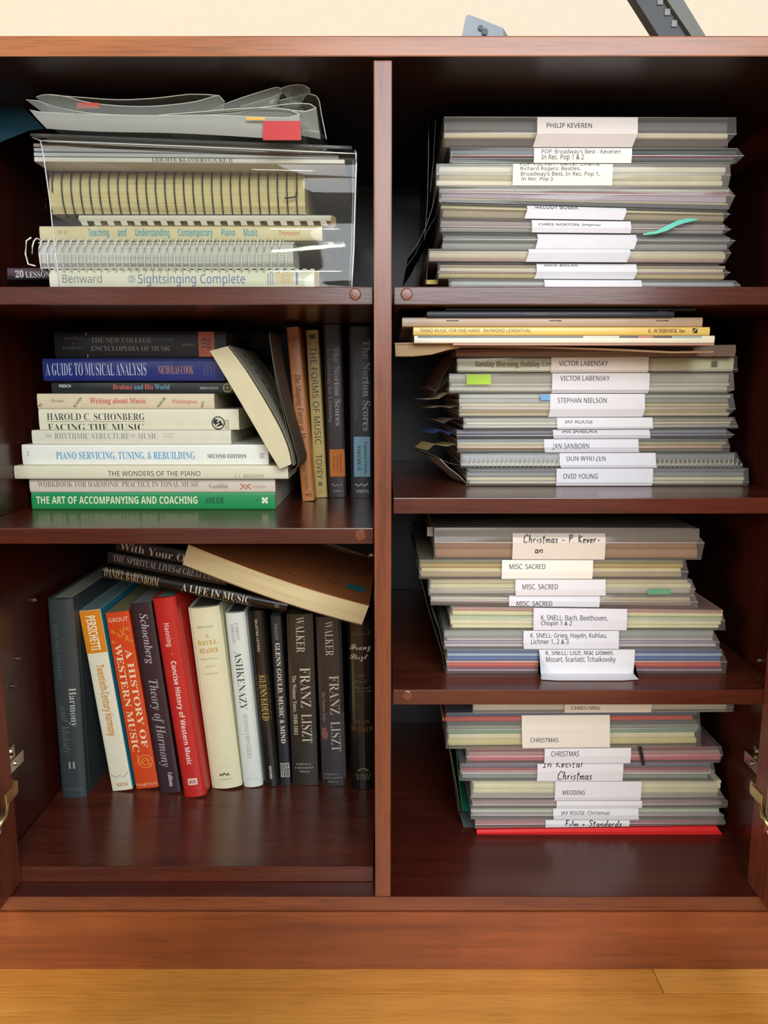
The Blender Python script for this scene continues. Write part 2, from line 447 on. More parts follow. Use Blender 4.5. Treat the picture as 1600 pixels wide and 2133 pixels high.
# floor with planks
fl = thing('floor', 'honey coloured oak strip floor in front of the cabinet', 'floor'); fl['kind'] = 'structure'
del fl['category']
M_FL = [wood(a, c, 'X', .3, scale=.8, name='oak', pore=.18, coat=.2, blotch=.08) for a, c in (('#c98636', '#dd9c48'), ('#c27d2f', '#d69442'), ('#cf8d3c', '#e0a34f'))]
Pjoint = PZ(1370, 2040, 0); PJ2 = PZ(1700, 2100, 0)
yseam = PZ(800, 2068, 0).y
rows = [(0.42, yseam)] if False else []
pw = 0.057
y = yseam + pw; r = 0
bounds = []
yy = yseam + pw * 1
k = 0
while yy > -1.25:
    rnd = random.Random(k * 31 + 5)
    xs = [-1.3 + rnd.random() * .5]
    if k == 0: xs = [-1.3, -.62, PZ(1370, 2040, 0).x]
    elif k == 1: xs = [-1.3, -.95, .72]
    else:
        while xs[-1] < .6: xs.append(xs[-1] + .5 + rnd.random() * .6)
    xs = [-1.5] + xs[1:] + [1.5]
    for i in range(len(xs) - 1):
        g = .0003
        me = box(xs[i] + g, xs[i + 1] - g, yy - pw + g, yy - g, -.02, 0, bev=.0006)
        link('plank', me, M_FL[(k * 2 + i) % 3], fl)
    yy -= pw; k += 1
link('subfloor', box(-1.5, 1.5, -1.3, yseam + pw, -.04, -.02), plain('#6b4a28', .9), fl)
# wall behind
wl = link('wall_back', box(-2.2, 2.2, BACK + .02, BACK + .12, -.04, 2.3), plain('#dfd5c2', .9, grain=.01, name='wall_paint'), None,
          'cream painted wall behind the cabinet', 'structure')

# ================================================================== CABINET
cab = thing('bookcase', 'dark cherry bookcase cabinet with a centre divider, open doors and six compartments', 'bookcase')
XO = WALLX + .018
tp = part('top_panel', box(-XO - .006, XO + .006, -.004, BACK + .012, zt_cab_b, zt_cab, .0012), [wood('#8a5231', '#a9693f', 'X', .3, scale=.8, pore=.25), wood('#2a1a18', '#35211d', 'X', .4, pore=.2)], cab)  # lighter for its sheen, darker below for shade, both put into the colours
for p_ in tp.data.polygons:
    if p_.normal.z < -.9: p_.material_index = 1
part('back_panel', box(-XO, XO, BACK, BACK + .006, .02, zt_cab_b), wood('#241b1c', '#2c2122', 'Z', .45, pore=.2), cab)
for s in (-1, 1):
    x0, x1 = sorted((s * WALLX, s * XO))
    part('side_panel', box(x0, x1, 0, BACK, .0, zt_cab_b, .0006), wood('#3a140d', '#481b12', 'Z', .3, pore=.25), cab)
part('divider', box(dl, dr, 0.0, BACK, zF, zt_cab_b - .0007, .0012), M_WZ, cab)
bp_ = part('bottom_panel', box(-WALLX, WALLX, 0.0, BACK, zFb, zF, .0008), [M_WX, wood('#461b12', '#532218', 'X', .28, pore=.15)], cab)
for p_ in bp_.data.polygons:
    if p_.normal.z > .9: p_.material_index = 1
part('base_board', box(-XO, XO, -0.0015, .016, 0, zFb - .0008, .0008), wood('#70371c', '#8f4c24', 'X', .3, scale=.5, pore=.2, blotch=.2), cab)
sh = {}
for nm, x0, x1, zb, zt, mm in (('L1', -WALLX + .001, dl - .001, zL1b, zL1, 0), ('R1', dr + .002, WALLX - .001, zL1b, zL1, 0),
                           ('L2', -WALLX + .001, dl - .001, zL2b, zL2, 0), ('R2', dr + .002, WALLX - .001, zR2b, zR2, 0),
                           ('R3', dr + .002, WALLX - .001, zR3b, zR3, 0), ('LB', -WALLX + .001, dl - .002, zF + .0002, zLB, 0)):
    sh[nm] = part('shelf', box(x0, x1, ybrd, BACK - .002, zb, zt, .0009), M_LX, cab)
for nm, px, py in (('L1', 740, 613), ('R1', 847, 613), ('L2', 751, 1115), ('R3', 848, 1449)):
    c = P(px, py, ybrd)
    part('screw_cap', disc((c.x, ybrd + .0001, c.z), .0056, 'Y', .0008, 24, .0006), wood('#6b3a26', '#7d4630', 'Z', .28, pore=.2), sh[nm], 'round reddish plastic screw cover cap')
# shelf pins on side walls
for px, py, s in ((35, 1372, -1), (25, 1429, -1), (1585, 1376, 1), (70, 1250, -1), (771, 1372, 0)):
    x = s * WALLX if s else dl
    c = PX(px, py, x)
    if s == 0: me = tube([(c.x - .008, .09, c.z), (c.x, .09, c.z)], .0026, 10)
    else: me = disc((x, c.y, c.z), .0026, 'X', .001 * (-s), 12, -.003 * s)
    part('shelf_pin', me, plain('#8a8478', .3, metal=.9), cab)
# doors
M_DZ = wood('#5c2a1c', '#753a25', 'Z', .3, pore=.3)
for s in (-1, 1):
    xa, xb = sorted((s * DOORX, s * (DOORX + .0165)))
    d = part('door', box(xa, xb, -.40, .0225, zF + .001, zt_cab_b - .003, .0012), M_DZ, cab, 'open cherry door seen edge on from inside')
    # hinges: plate on the cabinet wall, arm, cup plate on the door
    for py, zz in ((1640, None), (None, zt_cab_b - .09)):
        zc = P(800, 1650, .02).z if zz is None else zz
        hm = plain('#b9b0a0', .22, metal=1, name='nickel'); br = plain('#d8c48e', .3, metal=.9, name='brass')
        w = s * WALLX; q = -s
        pz = zc + .010
        part('hinge_plate', join(box(*sorted((w, w + q * .002)), .035, .075, pz - .014, pz + .016, .0005),
                                 box(*sorted((w + q * .002, w + q * .010)), .030, .078, pz - .006, pz + .008, .001)), hm, d)
        for yy_, z_ in ((.042, pz + .011), (.068, pz + .011), (.042, pz - .010), (.060, pz + .001)):
            part('screw', disc((w + q * (.010 if z_ < pz + .005 and z_ > pz - .005 else .002), yy_, z_), .0028, 'X', .0012 * q, 12, .0006 * q), plain('#d8d3c8', .15, metal=1), d)
        part('hinge_arm', join(box(*sorted((w + q * .005, w + q * .024)), .024, .034, zc - .008, zc + .006, .0008),
                               box(*sorted((w + q * .019, w + q * .026)), .006, .028, zc - .007, zc + .005, .0008),
                               tube([(w + q * .025, .008, zc - .006), (w + q * .028, -.004, zc - .014), (w + q * .026, -.014, zc - .018)], .0022, 8)), br, d)
        xd = s * DOORX
        part('hinge_cup', join(box(*sorted((xd, xd + q * .0018)), -.030, -.004, zc - .030, zc + .022, .0005),
                               disc((xd + q * .0018, -.019, zc - .002), .010, 'X', .001 * q, 20, -.0006 * q)), hm, d)
        for z_ in (zc - .024, zc + .017):
            part('screw', disc((xd + q * .0018, -.012, z_), .0028, 'X', .0012 * q, 12, .0006 * q), plain('#d8d3c8', .15, metal=1), d)


# ================================================================== helpers that measure in the picture
T3 = Matrix.Translation
def wpart(name, me, mat, o, label=None):
    me.transform(o.matrix_world.inverted()); return part(name, me, mat, o, label)
def wthing(name, label, cat, org, group=None):
    o = thing(name, label, cat, None, group); o.matrix_world = T3(Vector(org)); return o
def lying(name, label, x0, x1, yt, Y, zb, dep, cover, **kw):
    """book lying flat: spine ends in px, top edge row in px, front plane Y, bottom height zb"""
    a = P(x0, yt, Y); c = P(x1, yt, Y)
    ytr = kw.pop('ytr', yt)
    zr = P(x1, ytr, Y).z; ang = math.atan2(zr - a.z, c.x - a.x) if ytr != yt else 0
    T = a.z - zb
    M = frame(Vector((a.x, Y, zb)), Vector((math.cos(ang), 0, math.sin(ang))), Vector((0, 1, 0)), Vector((-math.sin(ang), 0, math.cos(ang))))
    b = make_book(name, label, M, c.x - a.x, T, dep, cover, **kw); b.M = M; b.Y = Y; b.z1 = a.z; b.inv = M.inverted(); b.across = False
    return b
def standing(name, label, TL, TR, BL, BR, zb, dep, cover, **kw):
    """book standing: four spine corners in px; depth plane follows from where it stands"""
    low = BL if BL[1] > BR[1] else BR
    Y = kw.pop('Y', None)
    if Y is None: Y = PZ(low[0], low[1], zb).y
    tm = (P(*TL, Y) + P(*TR, Y)) / 2; bm_ = (P(*BL, Y) + P(*BR, Y)) / 2
    ax = (bm_ - tm); L = ax.length; ax.normalize(); az = ax.cross(Vector((0, 1, 0)))
    T = ((P(*TR, Y) - P(*TL, Y)).dot(az) + (P(*BR, Y) - P(*BL, Y)).dot(az)) / 2
    o = tm - az * T / 2
    low_z = min((o + ax * L).z, (o + ax * L + az * T).z); o.z += zb + .0003 - low_z
    M = frame(o, ax, Vector((0, 1, 0)), az)
    b = make_book(name, label, M, L, T, dep, cover, **kw); b.M = M; b.Y = Y; b.inv = M.inverted(); b.yt = (TL[1] + TR[1]) / 2; b.yb = (BL[1] + BR[1]) / 2; b.across = True
    return b
def loc(b, px, py):
    return b.inv @ P(px, py, b.Y)
def tx(b, s, px0, px1, yc, yb, color, sty='sans', clip=None, hand=None, yb2=None):
    """lettering on a lying book from picture measurements (cap top yc, baseline yb)"""
    a = loc(b, px0, yb); c = loc(b, px1, yb); d = loc(b, (px0 + px1) / 2, yc)
    m = loc(b, (px0 + px1) / 2, yb)
    h = abs(d.z - m.z)
    cl = (clip[0] * h, clip[1] * h) if clip else None
    lettering(b, s, a.x, c.x, m.z, m.z + h, color, sty, clip=cl, hand=hand)
def ty(b, s, y0, y1, v0, v1, color, sty='sans', hand=None):
    """lettering down a standing spine; rows y0..y1 in px, v0..v1 as share of the thickness"""
    f = b.L / (b.yb - b.yt)
    lettering(b, s, (y0 - b.yt) * f, (y1 - b.yt) * f, v0 * b.T, v1 * b.T, color, sty, hand=hand)
def tc(b, s, y0, y1, v0, v1, color, sty='sans'):
    f = b.L / (b.yb - b.yt)
    lettering(b, s, (y0 - b.yt) * f, (y1 - b.yt) * f, v0 * b.T, v1 * b.T, color, sty, across=True)
def pt(b, y0, y1, v0, v1, color, **k):
    f = b.L / (b.yb - b.yt)
    return patch(b, (y0 - b.yt) * f, (y1 - b.yt) * f, v0 * b.T, v1 * b.T, color, **k)
def pl(b, px0, px1, y0, y1, color, **k):
    a = loc(b, px0, y1); c = loc(b, px1, y0)
    return patch(b, a.x, c.x, max(0.0003, a.z), min(b.T - .0003, c.z), color, **k)

# ------------------------------------------------------------------ clear sleeves with booklets
def front_y(z, zb, zt, cf, Y, dt, db):
    zc = zt - (zt - zb) * cf
    if z >= zc: return Y + dt * (z - zc) / max(1e-6, zt - zc)
    return Y + db * (zc - z) / max(1e-6, zc - zb)
def sleeve(label, where, x0, x1, yt, Y, zb, contents, cf=.5, lab=None, texts=(), milk=.22, dep=.235, dt=.002, db=.002,
           ends=(0, 0, 0), lab_drop=0, lab_skew=0, lab_top=0, gloss=1.0, tint='#f4f6f6', inset=(.004, .006), labcol='#dfdfe6', film_white='#ebe8e2'):
    """zb=(left,right) heights of what it lies on; yt=(left,right) top rows. returns its own top heights"""
    A = P(x0, yt[0], Y); B = P(x1, yt[1], Y)
    zt = (A.z, B.z); X0, X1 = A.x, B.x
    def zz(x, side): 
        q = (x - X0) / (X1 - X0); return side[0] + (side[1] - side[0]) * q
    g = .0003
    t = wthing('music_sleeve', label, 'sleeve', (X0, Y, zb[0] + g), 'clear plastic sleeves of sheet music')
    def rows(x, s):
        b_, t_ = zz(x, zb) + g, zz(x, zt) - g; zc = t_ - (t_ - b_) * cf
        e = [v / 1540 * (D + Y) for v in ends] if s else (0, 0, 0)
        return [Vector((x + e[0], Y + dep, t_)), Vector((x + e[0], Y + dt, t_)), Vector((x + e[1], Y, zc)), Vector((x + e[2], Y + db, b_)), Vector((x + e[2], Y + dep, b_))]
    wpart('film', loft([rows(X0, 0), rows(X1, 1)], closed=False), film(milk, tint, gloss=gloss, white=film_white), t)
    # crease line: a fine raised fold
    a, c = rows(X0, 0), rows(X1, 1)
    wpart('fold', tube([a[2], c[2]], .0003, 5), plain('#f0f1f2', .25), t)
    wpart('fold', tube([a[1], c[1]], .00018, 5), plain('#c9cccc', .25), t)
    # booklets
    n = len(contents); tot = sum(q[2] for q in contents)
    rnd = random.Random(int(x0 * 7 + yt[0] * 13)); acc = 0
    for i, q in enumerate(contents):
        col, cname, w = q[:3]; dx0, dx1 = (q[3], q[4]) if len(q) > 4 else (rnd.uniform(2, 9), rnd.uniform(-14, -5))
        xa = X0 + dx0 / 1540 * (D + Y); xb = X1 + dx1 / 1540 * (D + Y)
        f0 = acc / tot; acc += w; f1 = acc / tot
        yo = Y + max(.0035, max(dt, db) + .0012) + rnd.random() * .0015; dp = min(.222, dep - .01)
        secs = []
        for x in (xa, xb):
            b_, t_ = zz(x, zb) + .0012, zz(x, zt) - .0012
            lo, hi = b_ + (t_ - b_) * f0 + .0001, b_ + (t_ - b_) * f1 - .0001
            m_ = (lo + hi) / 2; h = hi - lo
            secs.append([Vector((x, yo + dp, lo)), Vector((x, yo + .0015, lo)), Vector((x, yo + .0003, lo + h * .2)), Vector((x, yo, m_)), Vector((x, yo + .0003, hi - h * .2)), Vector((x, yo + .0015, hi)), Vector((x, yo + dp, hi))])
        pos = ['lowest', 'second up', 'third up', 'fourth up', 'fifth up', 'sixth up', 'seventh up'][i]
        bk = wthing('music_booklet', '%s music booklet, %s in the %s' % (cname, 'alone' if n == 1 else pos, where), 'booklet', (xa, yo, secs[0][0].z), 'music booklets inside sleeves')
        wpart('cover', loft(secs), plain(col, .5, grain=.04, name='booklet_cover'), bk)
        # inner pages just proud at the ends
        e = .0006
        ps = []
        for x in (xa - e, xb + e):
            b_ = secs[0][0].z if x < xa else secs[1][0].z; t_ = secs[0][6].z if x < xa else secs[1][6].z; h = t_ - b_
            ps.append([Vector((x, yo + dp - .002, b_ + h * .15)), Vector((x, yo + .002, b_ + h * .15)), Vector((x, yo + .002, t_ - h * .15)), Vector((x, yo + dp - .002, t_ - h * .15))])
        wpart('pages', loft(ps), pages('#e6e0d2'), bk)
    # paper label
    if lab:
        LA, LB_ = P(lab[0], (yt[0] + yt[1]) / 2, Y).x, P(lab[1], (yt[0] + yt[1]) / 2, Y).x
        sk = lab_skew / 1540 * (D + Y)
        drop = lab_drop / 1540 * (D + Y); ltop = lab_top / 1540 * (D + Y)
        secs = []
        M_ = 6
        for j in range(M_ + 1):
            x = LA + (LB_ - LA) * j / M_
            b_, t_ = zz(x, zb) + g, zz(x, zt) - g - ltop; zc = zz(x, zt) - g - (zz(x, zt) - g - b_) * cf
            zc = min(zc, t_ - .001)
            o = .0006
            q = [(x, Y + dt - o, t_), (x, Y - o, zc), (x + sk, Y + db - o, b_ + .0002)]
            q2 = [(a_, b2 + .0002, c_) for a_, b2, c_ in q[::-1]]
            if lab_drop:
                yd = PZ(1200, lab_drop, b_).y + (.003 if j in (0, M_) else 0)
                q.append((x, yd, b_ + .0003)); q2.insert(0, (x, yd, b_ + .0005)); q2[1] = (x, Y + db - o + .0002, b_ + .0005)
            secs.append([Vector(v) for v in q + q2])
        lm = wpart('paper_label', loft(secs), plain(labcol, .6, grain=.012, name='label_paper'), t, 'white paper label strip')
        for item in texts:
            s, p0, p1, yc, yb = item[:5]; sty = item[5] if len(item) > 5 else 'sans'; clip = item[6] if len(item) > 6 else None
            a_ = P(p0, yb, Y); c_ = P(p1, yb, Y); h = P(p0, yc, Y).z - a_.z
            cl = (clip[0] * h, clip[1] * h) if clip else None
            me = hand_mesh(s, c_.x - a_.x, h, .00055, cl) if sty == 'hand' else text_mesh(s, sty, c_.x - a_.x, h, cl)
            if me is None: continue
            sl = (zt[1] - zt[0]) / (X1 - X0) * .7
            for v in me.vertices:
                x = a_.x + v.co.x; z = a_.z + v.co.y + v.co.x * sl
                v.co = (x, front_y(z, zz(x, zb), zz(x, zt), cf, Y, dt, db) - .00095, z)
            me.transform(t.matrix_world.inverted())
            o = link('lettering', me, plain('#131316' if sty != 'hand' else '#101014', .5, grain=0, name='ink'), lm)
    return zt

def tab(name, label, px0, px1, y0, y1, Y, color, cat='tab', lean=0):
    pts = [P(px0, y1, Y), P(px1, y1, Y), P(px1 + lean, y0, Y), P(px0 + lean, y0, Y)]
    t = wthing(name, label, cat, pts[0])
    wpart('strip', loft([[p + Vector((0, -.0001, 0)) for p in pts], [p + Vector((0, .0002, 0)) for p in pts]]), plain(color, .5), t)
    return t

# ================================================================== UPPER RIGHT COMPARTMENT: sleeves
CR, YL, PK, LV, GY, WH = ('#e3d6b4', 'cream'), ('#dcc98f', 'pale yellow'), ('#caa7a6', 'pinkish'), ('#b9a6b8', 'lavender'), ('#a3a29c', 'grey'), ('#ecebe6', 'white')
def seq(*a): return [(c[0], 'thin ' + c[1], w) + tuple(r) for (c, w, *r) in a]
def wh(k, st): return '%s sleeve, %s' % (['first', 'second', 'third', 'fourth', 'fifth', 'sixth', 'seventh', 'eighth', 'ninth', 'tenth'][k - 1], st)
S1 = 'top shelf stack'
z = (zL1 + .0002,) * 2
Y = .075
z = sleeve('bluish clear sleeve lying lowest on the top shelf, cut off by the shelf edge', wh(1, S1), 935, 1543, (580, 583), Y, z, seq((GY, 1), (('#a9adb2', 'light grey'), 1)), .35, (1135, 1338), milk=.3, dt=.004, db=0, ends=(-6, 0, 8))
z = sleeve('clear sleeve of yellow booklets with blank-looking folded label, second up on the top shelf', wh(2, S1), 912, 1523, (546, 549), Y, z, seq((YL, 1.2), (PK, .5), (CR, 1), (('#b9a794', 'beige'), .8)), .55, (1119, 1328), [('NICK BOLKS', 1135, 1204, 550, 554)], milk=.2, dt=.004, db=.003, ends=(-22, 0, -14), lab_skew=-4)
z = sleeve('clear sleeve of cream booklets with a blank white label, third up on the top shelf', wh(3, S1), 893, 1524, (517, 518), Y - .004, z, seq((PK, .6), (CR, 1.6), (('#d9cfc0', 'pale beige'), .5)), .3, (1102, 1314), milk=.2, dt=.003, db=.003, ends=(-2, 0, -8), lab_skew=-5)
z = sleeve('smoky clear sleeve with narrow white label, fourth up on the top shelf', wh(4, S1), 922, 1533, (483, 488), Y, z, seq((GY, 1), (('#6d706f', 'dark grey'), 1.2)), .42, (1121, 1328), milk=.22, dt=.005, db=.002, ends=(-16, 0, -14), lab_skew=-4)
z = sleeve('clear sleeve crossed by a turquoise ribbon, fifth up on the top shelf', wh(5, S1), 917, 1524, (453, 462), Y, z, seq((GY, 1), (('#a08d8a', 'rosy grey'), 1.4)), .62, (1109, 1316), [('CHRIS NORTON: Improv', 1122, 1252, 464, 469.5)], milk=.2, dt=.004, db=.002, ends=(-14, 0, -12))
z = sleeve('tilting clear sleeve of yellow-brown booklets, sixth up on the top shelf', wh(6, S1), 918, 1522, (421, 437), Y, z, seq((('#a8977a', 'khaki'), 1.4), (('#bfae74', 'olive yellow'), .7)), .35, (1099, 1306), [('MELODY BOBER', 1115, 1205, 424, 434, 'sans', (0, .55))], milk=.18, dt=.004, db=.002, ends=(-4, 0, -12), lab_skew=-5)
z = sleeve('unlabelled clear sleeve of lavender and navy booklets on the top shelf', wh(7, S1), 915, 1533, (387, 388), Y, z, seq((('#2d3a4b', 'navy', ), .9), (('#e2dba8', 'pale yellow'), .4), (LV, 1.5), (('#9a5f6d', 'plum'), .7), (('#b7b3a4', 'stone'), .8)), .4, milk=.3, dt=.001, db=.001, ends=(-14, 0, -10))
z = sleeve('clear sleeve of cream booklets with four-line typed label, eighth up on the top shelf', wh(8, S1), 909, 1524, (340, 341), Y, z, seq((CR, 1), (('#cfc7a2', 'ivory'), 1), (('#b3a68a', 'tan'), .35), (('#d8d1b6', 'oatmeal'), 1.2)), .5, (1069, 1277), [
    ("POP: Pop Perf - Mercer, Cinema,", 1084, 1251, 337, 345, 'sans', (0, .72)), ("Richard Rogers, Beatles,", 1084, 1209, 347, 354.5), ("Broadway's Best, In Rec. Pop 1,", 1085, 1249, 358, 366), ("In Rec. Pop 2", 1085, 1152, 369, 376, 'italic')], milk=.34, dt=.001, db=.001, ends=(-2, 0, -2), labcol='#ece9dc')
z = sleeve('clear sleeve of dark green and red booklets, ninth up on the top shelf', wh(9, S1), 938, 1547, (307, 308), Y, z, seq((('#8d8c80', 'grey green'), .5), (('#39524f', 'dark teal'), .6), (('#cfcbd6', 'white'), .35), (('#7c2f36', 'dark red'), .8), (('#2f4b4b', 'deep green'), 1.1)), .5, (1113, 1317), [("POP: Broadway's Best - Keveren", 1128, 1292, 311, 320), ("In Rec. Pop 1 & 2", 1128, 1216, 322, 332)], milk=.16, dt=.001, db=.001, ends=(-8, 4, -10), labcol='#ebe9df')
z10 = sleeve('thick half-empty clear sleeve with typed label on top of the top shelf stack', wh(10, S1), 925, 1536, (241, 243), Y - .006, z, seq((('#5c534c', 'dark brown'), 1.2), (CR, .8), (('#5f5f5e', 'charcoal'), 1.5)), .6, (1120, 1330), [("PHILIP KEVEREN", 1139, 1233, 256, 266)], milk=.2, dt=.002, db=.007, ends=(0, 1, -17), lab_skew=-5, labcol='#d9d3d2')
# turquoise ribbon
rb = wthing('ribbon', 'turquoise ribbon bookmark curving over the fifth sleeve up in the top shelf stack', 'ribbon', P(1345, 488, Y - .003))
cpts = [(1340, 488), (1368, 484), (1392, 474), (1412, 464), (1432, 459), (1453, 457)]
wds = [1.2, 3.0, 5.5, 5.0, 4.0, 1.0]
secs = []
for (a, b_), w_ in zip(cpts, wds):
    u, d_ = P(a, b_ - w_, Y - .004), P(a, b_ + w_, Y - .004); secs.append([u, d_, d_ + Vector((0, .0003, 0)), u + Vector((0, .0003, 0))])
wpart('band', loft(secs, smooth=False), plain('#58c9b4', .3), rb)

# drooping sheets at the left of the sleeves
def sheet(name, label, pts, Y0, Y1, mat, cat='sheet', dxb=0, dzb=0, th=.0005, group=None):
    """thin curved sheet: front edge through px points at Y0, running back to Y1"""
    f = [P(a, b_, Y0) for a, b_ in pts]
    for zs_ in (zF, zR3, zR2, zL1):
        for v in f:
            if zs_ - .022 < v.z < zs_ + .0006: v.z = zs_ + .0006
    bk = [p + Vector((dxb, Y1 - Y0, dzb)) for p in f]
    t = wthing(name, label, cat, f[0], group)
    secs = []
    for p, q in zip(f, bk): secs.append([p, q, q + Vector((th, 0, th * .5)), p + Vector((th, 0, th * .5))])
    wpart('leaf', loft(secs), mat, t); return t
DK = film(.10, '#9a9c9c', gloss=.8, white='#77797a')
sheet('plastic_flap', 'smoky plastic flap standing at the end of the uppermost top shelf sleeve', [(893, 241), (892, 330), (890, 420), (884, 500)], .10, .28, DK)
sheet('plastic_flap', 'brownish plastic flap inside the smoky one beside the top shelf sleeves', [(907, 250), (903, 330), (896, 400)], .11, .28, plain('#3b322e', .5))
sheet('card_flap', 'black curved card drooping from the middle of the top shelf stack', [(908, 384), (901, 430), (888, 470), (868, 512), (850, 536)], .10, .26, plain('#1f1f20', .35))
sheet('card_flap', 'dark olive card drooping beside the lower top shelf sleeves', [(922, 424), (905, 455), (884, 490), (864, 530), (846, 556)], .12, .27, plain('#2b2f20', .4))
sheet('card_flap', 'brown card corner hanging out beside the second sleeve up on the top shelf', [(895, 522), (892, 545), (889, 566), (888, 590)], .09, .25, plain('#59402f', .5))
tab('yellow_corner', 'yellow card corner poking out beside the lowest top shelf sleeve', 886, 912, 583, 592, .10, '#c9ac3f')

# ================================================================== SECOND SHELF RIGHT: sleeves
S2 = 'second shelf stack'
z = (zR2 + .0002,) * 2; Y = .108
z = sleeve('clear sleeve at the bottom of the second shelf stack, cream booklets under grey film', wh(1, S2), 972, 1562, (976, 975), Y, z, seq((('#cfc6b0', 'pale beige'), 1), (CR, 1), (('#8f9296', 'steel grey'), 1.3), (('#7d8084', 'slate'), .8)), .78, (1160, 1361), [("OVID YOUNG", 1173, 1245, 987, 997)], milk=.24, dt=.001, db=.002, ends=(-2, 1, 1), labcol='#dcdde8')
zo2 = z
z = sleeve('clear sleeve showing a white coil binding, second up in the second shelf stack', wh(2, S2), 960, 1549, (944, 943), Y, z, seq((('#b4ab98', 'beige'), .8), (('#8d8f90', 'coil-bound grey'), 1.6)), .8, (1167, 1368), [("DON WYRTZEN", 1181, 1262, 950, 960, 'sans', (0, .9))], milk=.16, dt=.004, db=.001, ends=(-10, 0, 4), lab_skew=4, labcol='#dcdde8')
# white coil seen through the sleeve
def helix(xa, xb, n, yc, zc, ry, rz, r, slant=0.0, seg=14):
    pts = []
    for i in range(n * seg + 1):
        a = 2 * math.pi * i / seg
        x = xa + (xb - xa) * i / (n * seg) + slant * math.sin(a + math.pi) * .5
        pts.append((x, yc - ry * math.cos(a), zc + rz * math.sin(a)))
    return tube(pts, r, 5)
def to(x, y, Yp): return P(x, y, Yp)
ci = wthing('coil_binding', 'white plastic coil binding inside the second sleeve up, second shelf stack', 'coil', P(972, 973, Y + .003))
a, c = P(972, 965, Y + .002), P(1545, 965, Y + .002)
wpart('coil', helix(a.x, c.x, 60, Y + .0055, a.z, .0045, .0045, .0006), plain('#d8d5cc', .4), ci)
z = sleeve('clear sleeve of yellow and orange booklets, third up in the second shelf stack', wh(3, S2), 953, 1522, (915, 914), Y, z, seq((('#8b8a86', 'grey'), .5), (('#c98f55', 'orange'), 1), (('#a9a469', 'olive'), .8), (('#5b5f70', 'blue grey'), .5)), .6, (1134, 1331), [("JAN SANBORN", 1151, 1227, 924, 934)], milk=.28, dt=.002, db=.002, ends=(-4, 0, 2), lab_skew=3, labcol='#dcdde8')
z = sleeve('bluish clear sleeve with thin label, fourth up in the second shelf stack', wh(4, S2), 952, 1531, (896, 893), Y, z, seq((('#3d4666', 'dark blue'), 1), (('#8c90a3', 'blue grey'), 1)), .6, (1153, 1355), [("JAN SANBORN", 1170, 1244, 893, 902, 'sans', (0, .55))], milk=.25, dt=.004, db=.002, ends=(-16, 0, -8), lab_skew=2, labcol='#dcdde8')
z = sleeve('clear sleeve of beige booklets, fifth up in the second shelf stack', wh(5, S2), 966, 1539, (870, 869), Y, z, seq((('#a6a093', 'warm grey'), 1), (CR, .7), (('#9b9683', 'khaki grey'), 1)), .8, (1161, 1361), [("JAY ROUSE", 1176, 1235, 874, 882, 'sans', (0, .8))], milk=.27, dt=.003, db=.001, ends=(-6, 0, 2), lab_skew=2)
z = sleeve('thick clear sleeve with a blue sticky tab, sixth up in the second shelf stack', wh(6, S2), 957, 1535, (820, 820), Y, z, seq((CR, .8), (('#cdb98c', 'straw'), .6), (('#b7ab91', 'sand'), .7), (YL, .6), (('#8c8b80', 'grey olive'), 1.1), (('#b4b3a6', 'pale grey'), .8)), .65, (1147, 1345), [("STEPHAN NIELSON", 1162, 1264, 829, 839)], milk=.26, dt=.003, db=.003, ends=(-5, 0, -14), lab_skew=-2)
tab('sticky_tab', 'small blue sticky tab beside the label, sixth sleeve up in the second shelf stack', 1126, 1146, 822, 834, Y - .0003, '#6fa8dc')
z = sleeve('clear sleeve with a lime green sticky tab, seventh up in the second shelf stack', wh(7, S2), 936, 1533, (778, 776), Y, z, seq((('#cbc6b4', 'putty'), 1), (('#d6d3bd', 'off-white'), .5), (('#b3aea0', 'stone grey'), 1.4)), .82, (1151, 1354), [("VICTOR LABENSKY", 1167, 1270, 783, 793)], milk=.35, dt=.001, db=.003, ends=(-4, 0, -12))
tab('sticky_tab', 'lime green sticky tab in the seventh sleeve up, second shelf stack', 972, 1023, 780, 801, Y - .0003, '#a6d02e')
zl7 = z
z = sleeve('clear sleeve over a printed cream spine, eighth up in the second shelf stack', wh(8, S2), 952, 1539, (744, 742), Y, z, seq((('#e0d9b4', 'thick cream'), 1, 4, -5)), .82, (1149, 1352), [("VICTOR LABENSKY", 1164, 1266, 752, 762)], milk=.12, dt=.001, db=.002, ends=(-2, 0, 3), labcol='#e6e0dc')
sp = bpy.data.objects.new('x', None); bpy.data.objects.remove(sp)
bkl = [o for o in bpy.data.objects if o.name.startswith('music_booklet')][-1]
for s_, p0, p1, yc, yb in (("Sunday Morning Holiday Con", 990, 1149, 752, 763),):
    a, c = P(p0, yb, Y + .003), P(p1, yb, Y + .003); me = text_mesh(s_, 'bold', c.x - a.x, P(p0, yc, Y).z - P(p0, yb, Y).z)
    for v in me.vertices: v.co = (a.x + v.co.x, Y + .0030, P(p0, yb, Y).z + v.co.y)
    wpart('lettering', me, plain('#6b5a3a', .5, grain=0), bkl)
a = P(1482, 764, Y + .003); c = P(1495, 752, Y + .003)
wpart('publisher_mark', box(a.x, c.x, Y + .0029, Y + .0031, a.z, c.z), plain('#6b674c', .5), bkl)
zt8 = z
